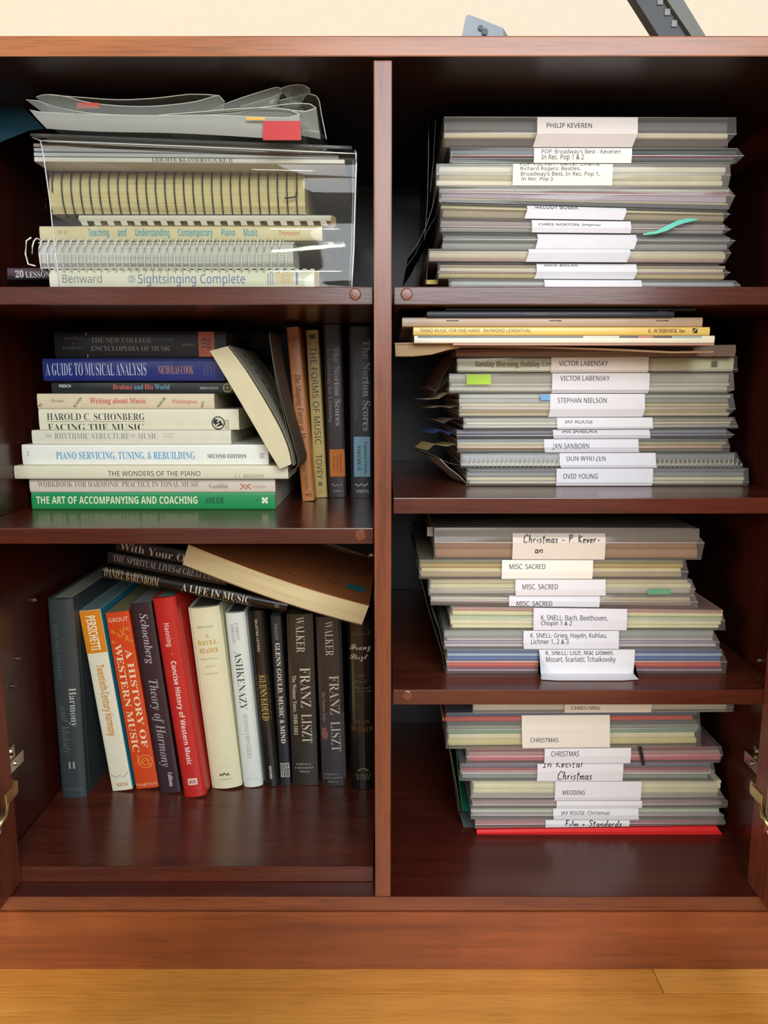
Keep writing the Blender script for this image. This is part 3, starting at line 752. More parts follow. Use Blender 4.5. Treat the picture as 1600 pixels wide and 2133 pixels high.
# kraft envelope, magazines and yellow book on top
yv = .085
def rz(z_): return (z_[0], z_[1])
e_z = zt8[0] + .0006
zk = P(900, 713, .07).z
env = wthing('kraft_envelope', 'worn brown kraft folder sagging over the sleeves of the second shelf stack', 'folder', P(822, 742, .06))
fpts = [(822, 714), (870, 713), (920, 716), (1000, 719), (1150, 722), (1300, 727), (1400, 732), (1487, 731)]
up = [P(a, b_, .06) for a, b_ in fpts]
ths = [.012, .0125, .006, .0045, .004, .0035, .0028, .002]
ths = [.0018] * 8
secs = []
for p, h in zip(up, ths): secs.append([p, p + Vector((0, .037, .0008)), p + Vector((0, .037, .0002)), p - Vector((0, 0, h))])
wpart('folder_front', loft(secs), plain('#9a7a5a', .7), env)
lo = [P(a, b_, .061) for a, b_ in [(824, 742), (860, 742), (900, 738), (935, 728), (960, 724)]]
hi_ = [P(a, b_, .061) for a, b_ in [(823, 716), (860, 716), (900, 718), (935, 719), (960, 722)]]
wpart('torn_flap', loft([[a, c, c + Vector((0, .02, 0)), a + Vector((0, .05, .002))] for a, c in zip(hi_, lo)]), plain('#a58b66', .75), env)
bf = wthing('card_folder', 'soft brown card folder under the kraft folder, second shelf stack', 'folder', P(950, 740, .10))
a, c = P(950, 738, .10), P(1533, 712, .10)
wpart('card', loft([[Vector((x, .10, e_z)), Vector((x, .098, (e_z + zz_) / 2)), Vector((x, .10, zz_)), Vector((x, .32, zz_)), Vector((x, .32, e_z))] for x, zz_ in ((a.x, P(950, 728, .10).z), (c.x, P(1530, 718, .10).z))]), plain('#8b7464', .6), bf)
# thin booklets on top
def thin(name, label, x0, x1, y0, y1, Yf, color, cat='booklet', dep=.225, dz=0, ytl=None):
    a, c = P(x0, y1, Yf), P(x1, y0, Yf)
    b = make_book(name, label, T3(Vector((a.x, Yf, a.z))), c.x - a.x, c.z - a.z, dep, color, cat=cat); b.M = T3(Vector((a.x, Yf, a.z))); b.inv = b.M.inverted(); b.Y = Yf
    return b
thin('music_booklet', 'thin rosy paper booklet just above the kraft folder, second shelf stack', 944, 1488, 715.5, 719.5, .05, '#b98f7c')
b = thin('music_magazine', 'white music magazine with multicoloured strip, under the yellow book', 863, 1489, 699, 715, .05, '#e5e0cd')
for i, (xa, xb, cc) in enumerate([(870, 990, '#2c4038'), (990, 1215, '#574a3d'), (1215, 1290, '#c9c5b4'), (1290, 1330, '#3a302b'), (1330, 1360, '#b46a5c'), (1360, 1400, '#40302c'), (1400, 1462, '#8fa39a')]):
    pl(b, xa, xb, 699, 704, cc)
b = thin('music_book', 'yellow one hand piano music book on the second shelf stack', 861, 1479, 681, 698.5, .05, '#e0bf63')
tx(b, "PIANO MUSIC FOR ONE HAND", 876, 999, 685, 692, '#4a3a1c'); tx(b, "RAYMOND LEWENTHAL", 1008, 1106, 685, 692, '#4a3a1c'); tx(b, "G. SCHIRMER, Inc.", 1350, 1428, 685, 693, '#4a3216', 'serifb')
pl(b, 1442, 1453, 683.5, 694, '#1c1c18', name='emblem')
a = loc(b, 1447, 689); ribbon(b, [(a.x - .002, a.z - .002), (a.x + .0005, a.z + .001), (a.x + .002, a.z + .0022)], .0004, '#dfc070')
b = thin('music_booklet', 'beige stapled booklet directly on the yellow book', 838, 1464, 661, 680.5, .05, '#b59c82')
for xs_ in (942, 1156, 1379):
    p, q = loc(b, xs_ - 12, 668), loc(b, xs_ + 13, 668)
    wpart('staple', tube([b.M @ Vector(v) for v in ((p.x, .0005, p.z - .0006), (p.x, -.0012, p.z), (q.x, -.0012, q.z), (q.x, .0005, q.z - .0006))], .0003, 5), plain('#6b5d4c', .3, metal=.8), b.o)
b = thin('music_booklet', 'dark navy book second from the top of the second shelf stack', 890, 1405, 647, 660.5, .045, '#1b2836')
tx(b, "VOLUME ONE", 1092, 1137, 651, 656, '#8d929a'); tx(b, "SONG BOOK", 1146, 1186, 651, 656, '#6d737b'); tx(b, "OPUS", 1369, 1387, 648, 652, '#7d828a')
thin('music_booklet', 'thinnest dark booklet topmost in the second shelf stack', 930, 1450, 641.5, 646.5, .045, '#2a3438')
# page corners at the left of the stack
for i, (pts, colr, lb) in enumerate([
    ([(950, 745), (930, 770), (915, 800), (905, 822)], '#5f3c33', 'reddish brown page corner curling down by the printed cream spine'),
    ([(936, 781), (925, 800), (908, 816), (892, 806)], '#4f463f', 'grey page corner curling beside the lime tab sleeve'),
    ([(957, 822), (935, 818), (915, 830), (888, 832)], '#b9a583', 'cream page corners curling beside the blue tab sleeve'),
    ([(956, 845), (938, 850), (920, 846), (900, 850)], '#8a765a', 'tan page corner curling out below the cream ones'),
    ([(966, 875), (945, 872), (925, 882), (905, 874)], '#6d5b48', 'brown page corner beside the fifth sleeve up'),
    ([(952, 900), (935, 905), (918, 895), (905, 903)], '#35457e', 'blue page corner beside the fourth sleeve up'),
    ([(953, 925), (930, 930), (905, 925), (890, 938)], '#a8945c', 'yellowish page corner beside the third sleeve up'),
    ([(960, 970), (935, 965), (905, 950), (875, 938)], '#55523a', 'olive page corner sweeping out beside the coil sleeve'),
    ([(970, 1005), (955, 990), (935, 975), (915, 955)], '#cfc6b4', 'pale page corner sweeping out beside the lowest sleeve')]):
    sheet('page_corner', lb, pts, .125, .17, plain(colr, .7), 'paper', dxb=-.012)

# ================================================================== THIRD SHELF RIGHT
S3 = 'third shelf stack'
z = (zR3 + .0002,) * 2; Y = .065
z = sleeve('clear sleeve of red and blue booklets at the bottom of the third shelf stack', wh(1, S3), 930, 1517, (1353, 1353), Y, z, seq((('#b99aa6', 'pale mauve'), .5), (('#8d3550', 'maroon'), .5), (('#dd5a45', 'salmon red'), 1.1), (('#e0957b', 'peach'), .4), (('#4a6ba8', 'blue'), 1), (('#a9bed2', 'pale blue'), .7), (('#54608f', 'slate blue'), 1)), .5, (1123, 1323), [("K. SNELL: Liszt, Mac Dowell,", 1137, 1278, 1354, 1364, 'sans', (0, .8)), ("Mozart, Scarlatti, Tchaikovsky", 1137, 1282, 1368, 1378)], milk=.17, dt=.001, db=.001, ends=(-12, 0, 0), lab_drop=1418)
z = sleeve('clear sleeve of lavender booklets, second up in the third shelf stack', wh(2, S3), 925, 1503, (1314, 1314), Y, z, seq((('#d7d3d6', 'whitish'), .7), (('#8c7ba0', 'violet'), .6), (('#c9b4bc', 'pale pink'), .6), (('#9aa19d', 'grey green'), 1.6)), .6, (1091, 1290), [("K. SNELL: Grieg, Haydn, Kuhlau,", 1105, 1264, 1319, 1328), ("Lichner 1, 2 & 3", 1106, 1184, 1331, 1341)], milk=.25, dt=.001, db=.001, ends=(-16, -2, 0), lab_skew=2, labcol='#dcdde8')
z = sleeve('clear sleeve of cream and green booklets, third up in the third shelf stack', wh(3, S3), 938, 1516, (1264, 1271), Y, z, seq((('#e9e3bc', 'ivory'), .7), (('#efe8c4', 'cream'), .9), (('#b9c7a5', 'pale green'), .7), (('#e4dcae', 'buttery'), .9), (('#c48d86', 'dusty rose'), .7)), .5, (1112, 1307), [("K. SNELL: Bach, Beethoven,", 1127, 1265, 1281, 1291), ("Chopin 1 & 2", 1127, 1191, 1293, 1302)], milk=.18, dt=.001, db=.001, ends=(-12, -4, 0), lab_skew=1, labcol='#dcdde8')
z = sleeve('clear sleeve of brownish booklets, fourth up in the third shelf stack', wh(4, S3), 897, 1455, (1240, 1239), Y + .004, z, seq((('#97776a', 'brownish pink'), 1), (('#c4b48f', 'sandy'), 1), (('#7c8077', 'grey'), .5)), .5, (1061, 1250), [("MISC. SACRED", 1076, 1150, 1252, 1262)], milk=.24, dt=.002, db=.001, ends=(-6, 0, 2), labcol='#dcdde8')
z = sleeve('clear sleeve with a green sticky tab, fifth up in the third shelf stack', wh(5, S3), 893, 1449, (1207, 1207), Y, z, seq((('#b9b3ab', 'light grey'), .8), (('#d9d0a4', 'light olive'), 1), (('#c9b98c', 'wheat'), .8)), .6, (1074, 1262), [("MISC. SACRED", 1088, 1162, 1217, 1227)], milk=.3, dt=.001, db=.001, ends=(-8, 2, -2), lab_skew=2)
tab('sticky_tab', 'green sticky tab in the fifth sleeve up, third shelf stack', 1350, 1397, 1227, 1238, Y - .0003, '#5f9d78')
z = sleeve('clear sleeve of yellow-brown booklets, sixth up in the third shelf stack', wh(6, S3), 873, 1435, (1166, 1167), Y, z, seq((('#b99f7c', 'tan'), 1), (('#e3d69a', 'light yellow'), .7), (('#b7974f', 'mustard'), .9), (('#8f8557', 'olive brown'), .6)), .6, (1046, 1236), [("MISC. SACRED", 1061, 1136, 1175, 1185)], milk=.2, dt=.001, db=.001, ends=(-6, 1, 0), labcol='#ece8df')
z = sleeve('thick milky plastic sleeve with handwritten label, topmost in the third shelf stack', wh(7, S3), 905, 1470, (1100, 1101), Y, z, seq((('#b88a62', 'caramel'), 1.2), (('#a17757', 'brown'), 1), (('#6d625a', 'taupe'), 1.8)), .45, (1069, 1263), [("Christmas - P. Kever-", 1090, 1252, 1114, 1130, 'hand'), ("an", 1114, 1132, 1137, 1152, 'hand')], milk=.42, dt=.003, db=.001, ends=(-25, 0, -4), lab_top=11, labcol='#d9cfc4', film_white='#b9aea4')
tab('paper_slip', 'small white paper slip poking out beside the milky sleeve', 890, 906, 1098, 1117, .10, '#cdbfb4', 'paper')
FE = film(.3, '#b9bcb8', white='#8c9088')
sheet('plastic_flap', 'clear plastic edges slanting down beside the third shelf stack', [(866, 1166), (878, 1210), (890, 1262), (905, 1310), (920, 1360), (927, 1402)], .065, .26, FE)
sheet('card_flap', 'dark green card edge slanting down beside the third shelf stack', [(899, 1267), (906, 1290), (915, 1312), (921, 1345)], .068, .26, plain('#39402f', .5))

# ================================================================== FLOOR RIGHT
S4 = 'cabinet floor stack'
z = (zF + .0002,) * 2; Y = .108
a = P(993, 1737, Y); c = P(1500, 1720, Y)
rf = wthing('paper_folder', 'bright red paper folder under the stack on the cabinet floor', 'folder', (a.x, Y, zF))
zt_ = P(993, 1728, Y).z, P(1500, 1721, Y).z
for nm, q0, q1 in (('back_leaf', 0, .12), ('front_leaf', .86, 1.0)):
    wpart(nm, loft([[Vector((x, Y, zF + .0003 + (zt - zF) * q0)), Vector((x, Y + .24, zF + .0003 + (zt - zF) * q0)), Vector((x, Y + .24, zF + (zt - zF) * q1)), Vector((x, Y, zF + (zt - zF) * q1))] for x, zt in ((a.x, zt_[0]), (c.x - .004, zt_[1]))]), plain('#d8272b', .4), rf)
wpart('spine', loft([[Vector((x + e_ * .004, Y - .0001, zF + .0003)), Vector((x + e_ * 0, Y - .0012, (zF + zt) / 2)), Vector((x - e_ * .004, Y - .0001, zt)), Vector((x - e_ * .004, Y + .002, zt)), Vector((x + e_ * .004, Y + .002, zF + .0003))] for x, zt, e_ in ((a.x, zt_[0], 0), (c.x, zt_[1], 1))]), plain('#e02c2e', .35), rf)
z = (zt_[0] + .0006, zt_[1] + .0006)
z = sleeve('thin clear sleeve with handwritten label, resting on the red folder', wh(1, S4), 990, 1512, (1708, 1709), Y, z, seq((('#b5656f', 'rose'), 1), (('#7a3340', 'dark red'), .6)), .5, (1137, 1312), [("Film + Standards", 1177, 1296, 1709, 1721, 'hand')], milk=.3, dt=.001, db=.001)
z = sleeve('clear sleeve of greenish booklets, second up in the cabinet floor stack', wh(2, S4), 981, 1510, (1686, 1684), Y, z, seq((('#9b8a92', 'mauve grey'), 1), (('#c9ceb8', 'pale sage'), .8), (('#8a9488', 'sage'), .5)), .55, (1153, 1331), [("JAY ROUSE: Christmas", 1168, 1270, 1690, 1697)], milk=.34, dt=.002, db=.001, ends=(-22, 0, 0), lab_skew=2)
z = sleeve('thin clear sleeve of pink booklets with blank label, third up in the cabinet floor stack', wh(3, S4), 983, 1517, (1669, 1668), Y, z, seq((('#a9989c', 'grey pink'), 1), (('#b36d7c', 'pink'), 1)), .5, (1160, 1338), milk=.28, dt=.001, db=.001)
z = sleeve('clear sleeve of cream booklets marked WEDDING in the cabinet floor stack', wh(4, S4), 981, 1514, (1628, 1628), Y, z, seq((('#9d978c', 'grey beige'), .9), (('#dcd6ac', 'pale lime'), .9), (('#e6e0bd', 'cream'), 1.2), (('#d8d0b0', 'light sand'), .7)), .8, (1157, 1337), [("WEDDING", 1171, 1218, 1646, 1655)], milk=.3, dt=.001, db=.001, ends=(-24, -4, 2))
z = sleeve('clear sleeve with two-line handwritten recital label in the cabinet floor stack', wh(5, S4), 958, 1491, (1592, 1590), Y, z, seq((('#8f9a95', 'grey teal'), .9), (('#d9d3cb', 'whitish'), .5), (('#a34557', 'crimson'), 1), (('#5c6b82', 'denim'), 1.1)), .4, (1120, 1299), [("In Recital", 1131, 1215, 1584, 1598, 'hand', (0, .62)), ("Christmas", 1161, 1234, 1606, 1624, 'hand')], milk=.22, dt=.001, db=.001, ends=(-4, 0, 0))
z = sleeve('clear sleeve of pink booklets with a black band, sixth up in the cabinet floor stack', wh(6, S4), 971, 1508, (1561, 1556), Y, z, seq((('#cf6f7e', 'bright pink'), 1.2, 6, -2), (('#a98d84', 'dusty brown'), .6), (('#874048', 'wine'), .7)), .5, (1135, 1315), [("CHRISTMAS", 1148, 1206, 1565, 1575)], milk=.2, dt=.001, db=.001, ends=(-4, 0, -6))
bd = wthing('elastic_band', 'black elastic band round the pink sleeve of the cabinet floor stack', 'band', P(1333, 1592, Y))
p = [P(1330, 1555, Y - .002), P(1337, 1555, Y - .002), P(1344, 1594, Y - .002), P(1338, 1594, Y - .002)]
wpart('band', loft([[v for v in p], [v + Vector((0, .0008, 0)) for v in p]]), plain('#14151a', .5), bd)
z = sleeve('thick clear sleeve of green and red booklets with tall paper label, cabinet floor stack', wh(7, S4), 930, 1466, (1487, 1484), Y, z, seq((('#d3c98c', 'lemon'), 1), (('#e3dbb8', 'creamy'), 1), (('#7da085', 'green'), .7), (('#8d9186', 'grey'), .8), (('#5c6268', 'dark grey'), .6), (('#cf4a3a', 'red'), .8, -6, -20), (('#3d4f73', 'blue'), .7)), .45, (1088, 1272), [("CHRISTMAS", 1105, 1163, 1537, 1546)], milk=.2, dt=.003, db=.001, ends=(-6, -4, 0), lab_skew=3, lab_top=6, labcol='#e2ddd3')
z = sleeve('cream sleeve marked CHRISTMAS half hidden under the third shelf', wh(8, S4), 985, 1530, (1462, 1462), Y, z, seq((('#e3dcc4', 'cream'), 1, 4, -12)), .5, (1177, 1358), [("CHRISTMAS", 1190, 1250, 1470, 1478, 'sans', (0, .9))], milk=.35, dt=.001, db=.001, labcol='#ddd5c8')
sheet('plastic_flap', 'clear plastic edges slanting down beside the cabinet floor stack', [(925, 1486), (930, 1530), (936, 1565), (945, 1620), (955, 1697)], .107, .29, FE)
sheet('card_flap', 'olive card edge slanting down beside the cabinet floor stack', [(938, 1565), (946, 1610), (953, 1655), (957, 1690)], .110, .29, plain('#6d6a2c', .5))
sheet('card_flap', 'dark green card edge slanting down beside the WEDDING sleeve', [(951, 1566), (954, 1610), (963, 1688), (977, 1690)], .111, .29, plain('#0f5a44', .4))
sheet('plastic_flap', 'pale plastic corner at the foot of the cabinet floor stack', [(959, 1697), (966, 1728), (985, 1729), (990, 1727)], .122, .25, film(.6, '#d0d5d0', white='#aab0aa'))

# ================================================================== UPPER LEFT COMPARTMENT
zs = zL1 + .0003
b1 = lying('comb_bound_book', 'cream comb bound sightsinging book lying lowest on the top shelf', 104, 655, 562, .075, zs, .21, '#e6e2cf', bulge=.003)
tx(b1, "Benward", 133, 215, 573, 590, '#7b7f86', 'sans'); tx(b1, "Sightsinging Complete", 290, 512, 572, 591, '#6a72b4', 'sans')
c = loc(b1, 276, 582)
for r_ in (.0035, .0024, .0012): ribbon(b1, circle(c.x, c.z, r_), .0003, '#a8b4bb', closed=True)
pl(b1, 574, 612, 569, 592, '#e3cda6'); 
for y0_, y1_ in ((572, 577), (580, 585), (587, 590)): tx(b1, "ILLI", 588, 604, y0_, y1_, '#c09a6c', 'sans')
for x_ in (558, 563, 568): pl(b1, x_, x_ + 2.5, 570, 594, '#a9adc4')
pl(b1, 617, 621, 568, 594, '#7d82bd')
# comb teeth along the top edge
cb = []
for k in range(34):
    a = loc(b1, 112 + k * 16.2, 562)
    cb.append(box(a.x, a.x + .0042, -.001, .006, b1.T - .0004, b1.T + .0008))
part('comb_binding', join(*cb), plain('#ddd9c6', .4), b1.o)
a = P(655, 563, .078)
bx = b1.L
part('page_stub', box(bx, bx + .0045, .003, .19, .0006, b1.T - .001), pages('#b08d5c', 'X'), b1.o)

b0z = b1.z1 + .0004
b0 = lying('book', 'purplish book with white title sticking out left behind the comb bound book', 15, 420, 558, .130, b0z + .0008, .215, '#5b4750')
tx(b0, "20", 33, 50, 564, 578, '#e9e2dc', 'serifb'); tx(b0, "LESSONS", 54, 112, 566, 578, '#e9e2dc', 'serifb')
pl(b0, 15.6, 300, 582, 590, '#121213')

def coilbook(name, label, x0, x1, yt, ybm, Yf, dep, zb, cover, page):
    a = P(x0, yt, Yf); c = P(x1, yt, Yf); T = a.z - zb
    t = wthing(name, label, 'book', (a.x, Yf, zb)); L = c.x - a.x
    part('page_block', loft([[Vector((x, .006, .001)), Vector((x, .0015, T * .18)), Vector((x, 0, T * .5)), Vector((x, .0015, T * .82)), Vector((x, .006, T - .001)), Vector((x, dep, T - .001)), Vector((x, dep, .001))] for x in (0, L)], smooth=False), pages(page, 'Z', 1500), t)
    part('cover', box(-.001, L + .001, .004, dep + .002, T - .001, T - .0001), plain(cover, .4), t)
    part('cover', box(-.001, L + .001, .004, dep + .002, .0001, .001), plain(cover, .4), t)
    return t, L, T
t2, L2_, T2_ = coilbook('coil_bound_book', 'white coil bound book with bright wire loops on the top shelf', 78, 610, 503, 555, .07, .056, b1.z1 + .0010, '#e4e4e0', '#d6d6d2')
pitch = L2_ / 34.5
part('coil', helix(-.004, L2_ - .006, 34, .006, T2_ * .5, .011, T2_ * .5 + .004, .0007, 0), plain('#f1efe9', .3), t2, 'white plastic coil')
part('coil_end', tube([Vector((-.006, -.004 + .0, T2_ * .5 + .005 * q)) + Vector((dx, 0, dz)) for q, dx, dz in ((0, .002, T2_ * .62), (0, -.003, T2_ * .5), (0, -.0048, 0), (0, -.003, -T2_ * .38), (0, .004, -T2_ * .45))], .0008, 6), plain('#f1efe9', .3), t2)
z2 = b1.z1 + .001 + T2_ + .0002
zz2 = max(z2, b0.z1 + .0003)
b3 = lying('book', 'cream paperback with turquoise condensed title lying under the white comb book', 82, 671, 471, .085, z2 + .0035, .22, '#d8c9a0')
for w_, p0, p1 in (("Teaching", 185, 228), ("and", 246, 264), ("Understanding", 282, 354), ("Contemporary", 372, 444), ("Piano", 462, 490), ("Music", 508, 538)):
    tx(b3, w_, p0, p1, 477, 492, '#3f9cb4', 'bold')
tx(b3, "Thompson", 581, 624, 481, 490, '#c98768', 'bold'); tx(b3, "SB", 121, 129, 480, 488, '#a8957a', 'serifb'); tx(b3, "III", 133, 142, 480, 488, '#a8957a', 'serifb')
# white comb book
z4 = b3.z1 + .0004
a = P(180, 445, .085); c = P(690, 445, .085)
cbk = wthing('comb_bound_book', 'white plastic comb bound book with square comb holes', 'book', (a.x, .085, z4))
T4 = a.z - z4; L4 = c.x - a.x
part('page_block', box(.002, L4 + .004, .010, .20, .0012, T4 - .0012), pages('#b89a6b', 'Z'), cbk)
part('cover', box(0, L4 + .002, .0085, .205, T4 - .0011, T4 - .0003), plain('#cfcabb', .5), cbk)
part('cover', box(0, L4 + .002, .0085, .205, .0003, .0011), plain('#cfcabb', .5), cbk)
xl = P(163, 450, .085).x - a.x
part('comb_spine', loft([[Vector((x, .008, T4 - .0005)), Vector((x, .002, T4 - .0012)), Vector((x, 0, T4 * .62)), Vector((x, .0012, T4 * .42)), Vector((x, .0022, T4 * .42)), Vector((x, .0012, T4 * .62)), Vector((x, .003, T4 - .002))] for x in (xl, L4)], smooth=False), plain('#dcd9cd', .4), cbk)
teeth = []
for k in range(19):
    x0_ = P(166 + k * 27.8, 460, .085).x - a.x; x1_ = P(182 + k * 27.8 - 3, 460, .085).x - a.x
    teeth.append(loft([[Vector((x, .0012, T4 * .44)), Vector((x + .001, .0032, .0008)), Vector((x + .001, .0042, .0008)), Vector((x, .0022, T4 * .44))] for x in (x0_, x1_)]))
tl = part('comb_teeth', join(*teeth), plain('#dcd9cd', .4), cbk)
# black wire book
z5 = z4 + T4 + .0002
t5, L5, T5 = coilbook('wire_bound_book', 'thick cream paged book bound with a black wire coil', 100, 634, 358, 440, .085, .21, z5 + .0002, '#b9b2a4', '#dccf9c')
part('coil', helix(.004, L5 - .008, 26, .008, T5 * .5, .0105, T5 * .5 + .0022, .0007, .004), plain('#2a2220', .3, metal=.4), t5, 'black wire coil')
h_ = P(618, 357, .085).x - P(100, 357, .085).x
part('coil_end', tube([(h_, -.002, T5), (h_ + .0005, -.0045, T5 * .8), (h_ + .0005, -.005, T5 * .42), (h_ - .002, -.005, T5 * .36), (h_ - .012, -.005, T5 * .33)], .0007, 6), plain('#2a2220', .3, metal=.4), t5)
part('coil_end', tube([(-.001, .02, T5 * .9), (-.006, .006, T5 * .6), (-.004, -.001, T5 * .3), (-.008, .01, T5 * .42), (-.006, .002, T5 * .1)], .0006, 6), plain('#2a2220', .3, metal=.4), t5)
# thin booklets, tilting down to the right
def tiltbook(label, x0, x1, yl, yr, h, Yf, col, pg='#d8d6d0'):
    a = P(x0, yl, Yf); c = P(x1, yr, Yf); d = (c - a); L = d.length; d.normalize(); up = d.cross(Vector((0, 1, 0)))
    T = P(x0, yl - h, Yf).z - a.z
    M = frame(a, d, Vector((0, 1, 0)), up)
    b = make_book('music_booklet', label, M, L, T, .22, col, page=pg, cat='booklet'); b.M = M; b.inv = M.inverted(); b.Y = Yf; return b
b6 = tiltbook('white booklet with German title, lowest of the thin ones under the clear pocket', 72, 718, 337, 342, 10.5, .058, '#d4d1cc')
tx(b6, "LEICHTE KLAVIERSTÜCKE II", 317, 485, 329, 337, '#55504c', 'serifb')
tiltbook('pale grey booklet second up of the thin ones under the clear pocket', 71, 705, 325.5, 331, 8.5, .058, '#b8bcc2')
tiltbook('blue grey booklet third up of the thin ones under the clear pocket', 71, 690, 315.5, 321.5, 8, .058, '#a3aab4')
tiltbook('brownish booklet topmost of the thin ones under the clear pocket', 70, 680, 306, 313, 8, .058, '#8e8274')
# large clear pocket over the stack
cp = wthing('clear_pocket', 'large glossy clear plastic pocket draped over the front of the top shelf stack', 'pocket', P(85, 290, .055))
PK_ = film(.06, '#f4f6ee', .03, gloss=1.5, bump=.6, stretch=.05)
top = [(64, 279), (70, 284), (87, 291)]
def qrow(lx, ly, rx, ry, Yp, sag=0, n=16, yb=0.0):
    a, c = P(lx, ly, Yp), P(rx, ry, Yp); out = []
    for i in range(n + 1):
        q = i / n; v = a.lerp(c, q); v.z -= sag * 4 * q * (1 - q); v.y += yb * math.sin(math.pi * q) ; out.append(v)
    return out
fr_ = qrow(64, 281, 733, 308, .050)
rws = [[v + Vector((0, .22, 0)) for v in fr_], qrow(64, 281, 733, 308, .050), qrow(68, 287, 740, 314, .040), qrow(84, 293, 742, 320, .0355, yb=-.001), qrow(86, 300, 742, 328, .0325, yb=-.002), qrow(89, 316, 742, 342, .030, yb=-.003), qrow(94, 350, 741, 370, .031, yb=-.004),
       qrow(104, 420, 739, 440, .035, yb=-.002), qrow(112, 500, 737, 520, .034, yb=.001), qrow(120, 560, 734, 570, .033, yb=-.002), qrow(124, 601, 733, 601, .031)]
for r_ in rws:
    for v in r_: v.z = max(v.z, zL1 + .0006)
wpart('film', loft(rws, closed=False, smooth=True), PK_, cp)
for i_, rr in ((0, .0006), (-1, .0009)):
    wpart('seam', tube([r_[i_] for r_ in rws[2:]], rr, 6), plain('#c6c9cb', .15, coat=.5), cp)
wpart('rolled_edge', tube([r_ for r_ in rws[1]], .0016, 8), film(.25, '#f0f0ee', .04, gloss=2.0), cp)
wpart('seam', tube([v for v in rws[3]], .0005, 6), plain('#cfd2c8', .1, coat=.8), cp)
# inner right seam
wpart('seam', tube([P(736, 335, .039), P(735, 420, .039), P(732, 520, .038), P(728, 594, .037)], .0005, 6), plain('#aab0b4', .15), cp)
# curled plastic pockets on top
def curl(label, lower, upper, Y0, Y1, milk, back=.16, drop=.02, extra=None):
    t = wthing('plastic_pocket', label, 'pocket', P(*lower[0], Y0), 'curled translucent pockets on the top shelf')
    n = 24
    def res(pts, Yp, n=n):
        w = [P(a, b_, Yp) for a, b_ in pts]; seg = [0]
        for i in range(1, len(w)): seg.append(seg[-1] + (w[i] - w[i - 1]).length)
        out = []
        for k in range(n + 1):
            d = seg[-1] * k / n; i = 1
            while i < len(seg) - 1 and seg[i] < d: i += 1
            q = (d - seg[i - 1]) / max(1e-9, seg[i] - seg[i - 1])
            p0 = w[max(0, i - 2)]; p1 = w[i - 1]; p2 = w[i]; p3 = w[min(len(w) - 1, i + 1)]
            out.append(.5 * ((2 * p1) + (p2 - p0) * q + (2 * p0 - 5 * p1 + 4 * p2 - p3) * q * q + (3 * p1 - p0 - 3 * p2 + p3) * q ** 3))
        return out
    lo_ = res(lower, Y0); up_ = res(upper, Y1)
    mid = [a.lerp(c, .5) + Vector((0, -.004, 0)) for a, c in zip(lo_, up_)]
    F_ = film(milk, '#e9ebe8', .15, gloss=.7, white='#d7dad2')
    wpart('film', loft([lo_, mid, up_], closed=False, smooth=True), F_, t)
    wpart('rim', tube(up_, .00045, 5), plain('#c3c8bf', .3), t)
    bk = [v + Vector((0, back, -max(0.0, min(drop, (v.z - lo_[min(i, n)].z) * .9)))) for i, v in enumerate(up_)]
    bm2 = [v + Vector((0, back * .5, -.001)) for i, v in enumerate(up_)]
    wpart('back_film', loft([up_, bm2, bk], closed=False, smooth=True), F_, t)
    if extra:
        wpart('fold_back', loft([res(extra, Y1, 12), [v + Vector((0, back, -.01)) for v in res(extra, Y1, 12)]], closed=False, smooth=True), F_, t)
        wpart('rim', tube(res(extra, Y1, 12), .00045, 5), plain('#c3c8bf', .3), t)
curl('front curled translucent pocket with a red tab, on top of the clear pocket', [(97, 268), (200, 274), (380, 278), (560, 288), (628, 291)], [(62, 229), (90, 234), (200, 239), (330, 241), (440, 240), (540, 244), (605, 245), (624, 238)], .034, .036, .95,
     extra=[(624, 238), (610, 230), (570, 225), (500, 226), (430, 232), (330, 240)])
curl('second curled translucent pocket fanning up behind the front one', [(110, 250), (300, 255), (500, 262), (668, 290)], [(54, 208), (75, 209), (120, 224), (200, 237), (330, 241), (460, 238), (560, 228), (640, 232), (659, 225)], .038, .041, .5,
     extra=[(659, 225), (648, 217), (610, 216), (560, 222), (470, 233)])
curl('widest curled translucent pocket reaching far left on the top shelf', [(120, 250), (300, 255), (470, 255)], [(75, 202), (95, 197), (130, 200), (200, 216), (300, 222), (400, 213), (455, 199), (468, 212)], .043, .045, .42, extra=[(455, 199), (400, 196), (330, 204), (250, 208), (170, 203), (95, 197)])
curl('curled translucent pocket with a raised middle loop', [(420, 240), (560, 235), (660, 245)], [(455, 222), (500, 205), (560, 186), (582, 182), (588, 192), (560, 205), (500, 222)], .047, .048, .40)
curl('rearmost curled translucent pocket with the highest loop', [(500, 250), (600, 250), (680, 290)], [(560, 215), (600, 205), (640, 195), (646, 186), (630, 177), (605, 178), (580, 186)], .051, .0515, .40, extra=[(640, 195), (662, 203), (670, 240), (680, 290)])
tab('red_tab', 'wide red divider tab showing through the front curled pocket', 548, 626, 252, 292, .0285, '#b81416', lean=0)
tab('red_tab', 'small red tab showing inside the widest curled pocket', 160, 206, 214, 226, .0435, '#c8402f')
tab('orange_tab', 'thin yellow orange tab edge beside the wide red tab', 513, 552, 244, 250, .0285, '#d9a73c')
tf = wthing('teal_folder', 'dark teal folder leaning behind the curled pockets at the cabinet side', 'folder', P(0, 200, .11))
p = [P(-10, 197, .11), P(22, 198, .11), P(60, 235, .11), P(92, 268, .11), P(60, 272, .11), P(-10, 300, .11)]
wpart('cover', loft([p, [v + Vector((0, .0015, 0)) for v in p]]), plain('#0f4658', .5), tf)

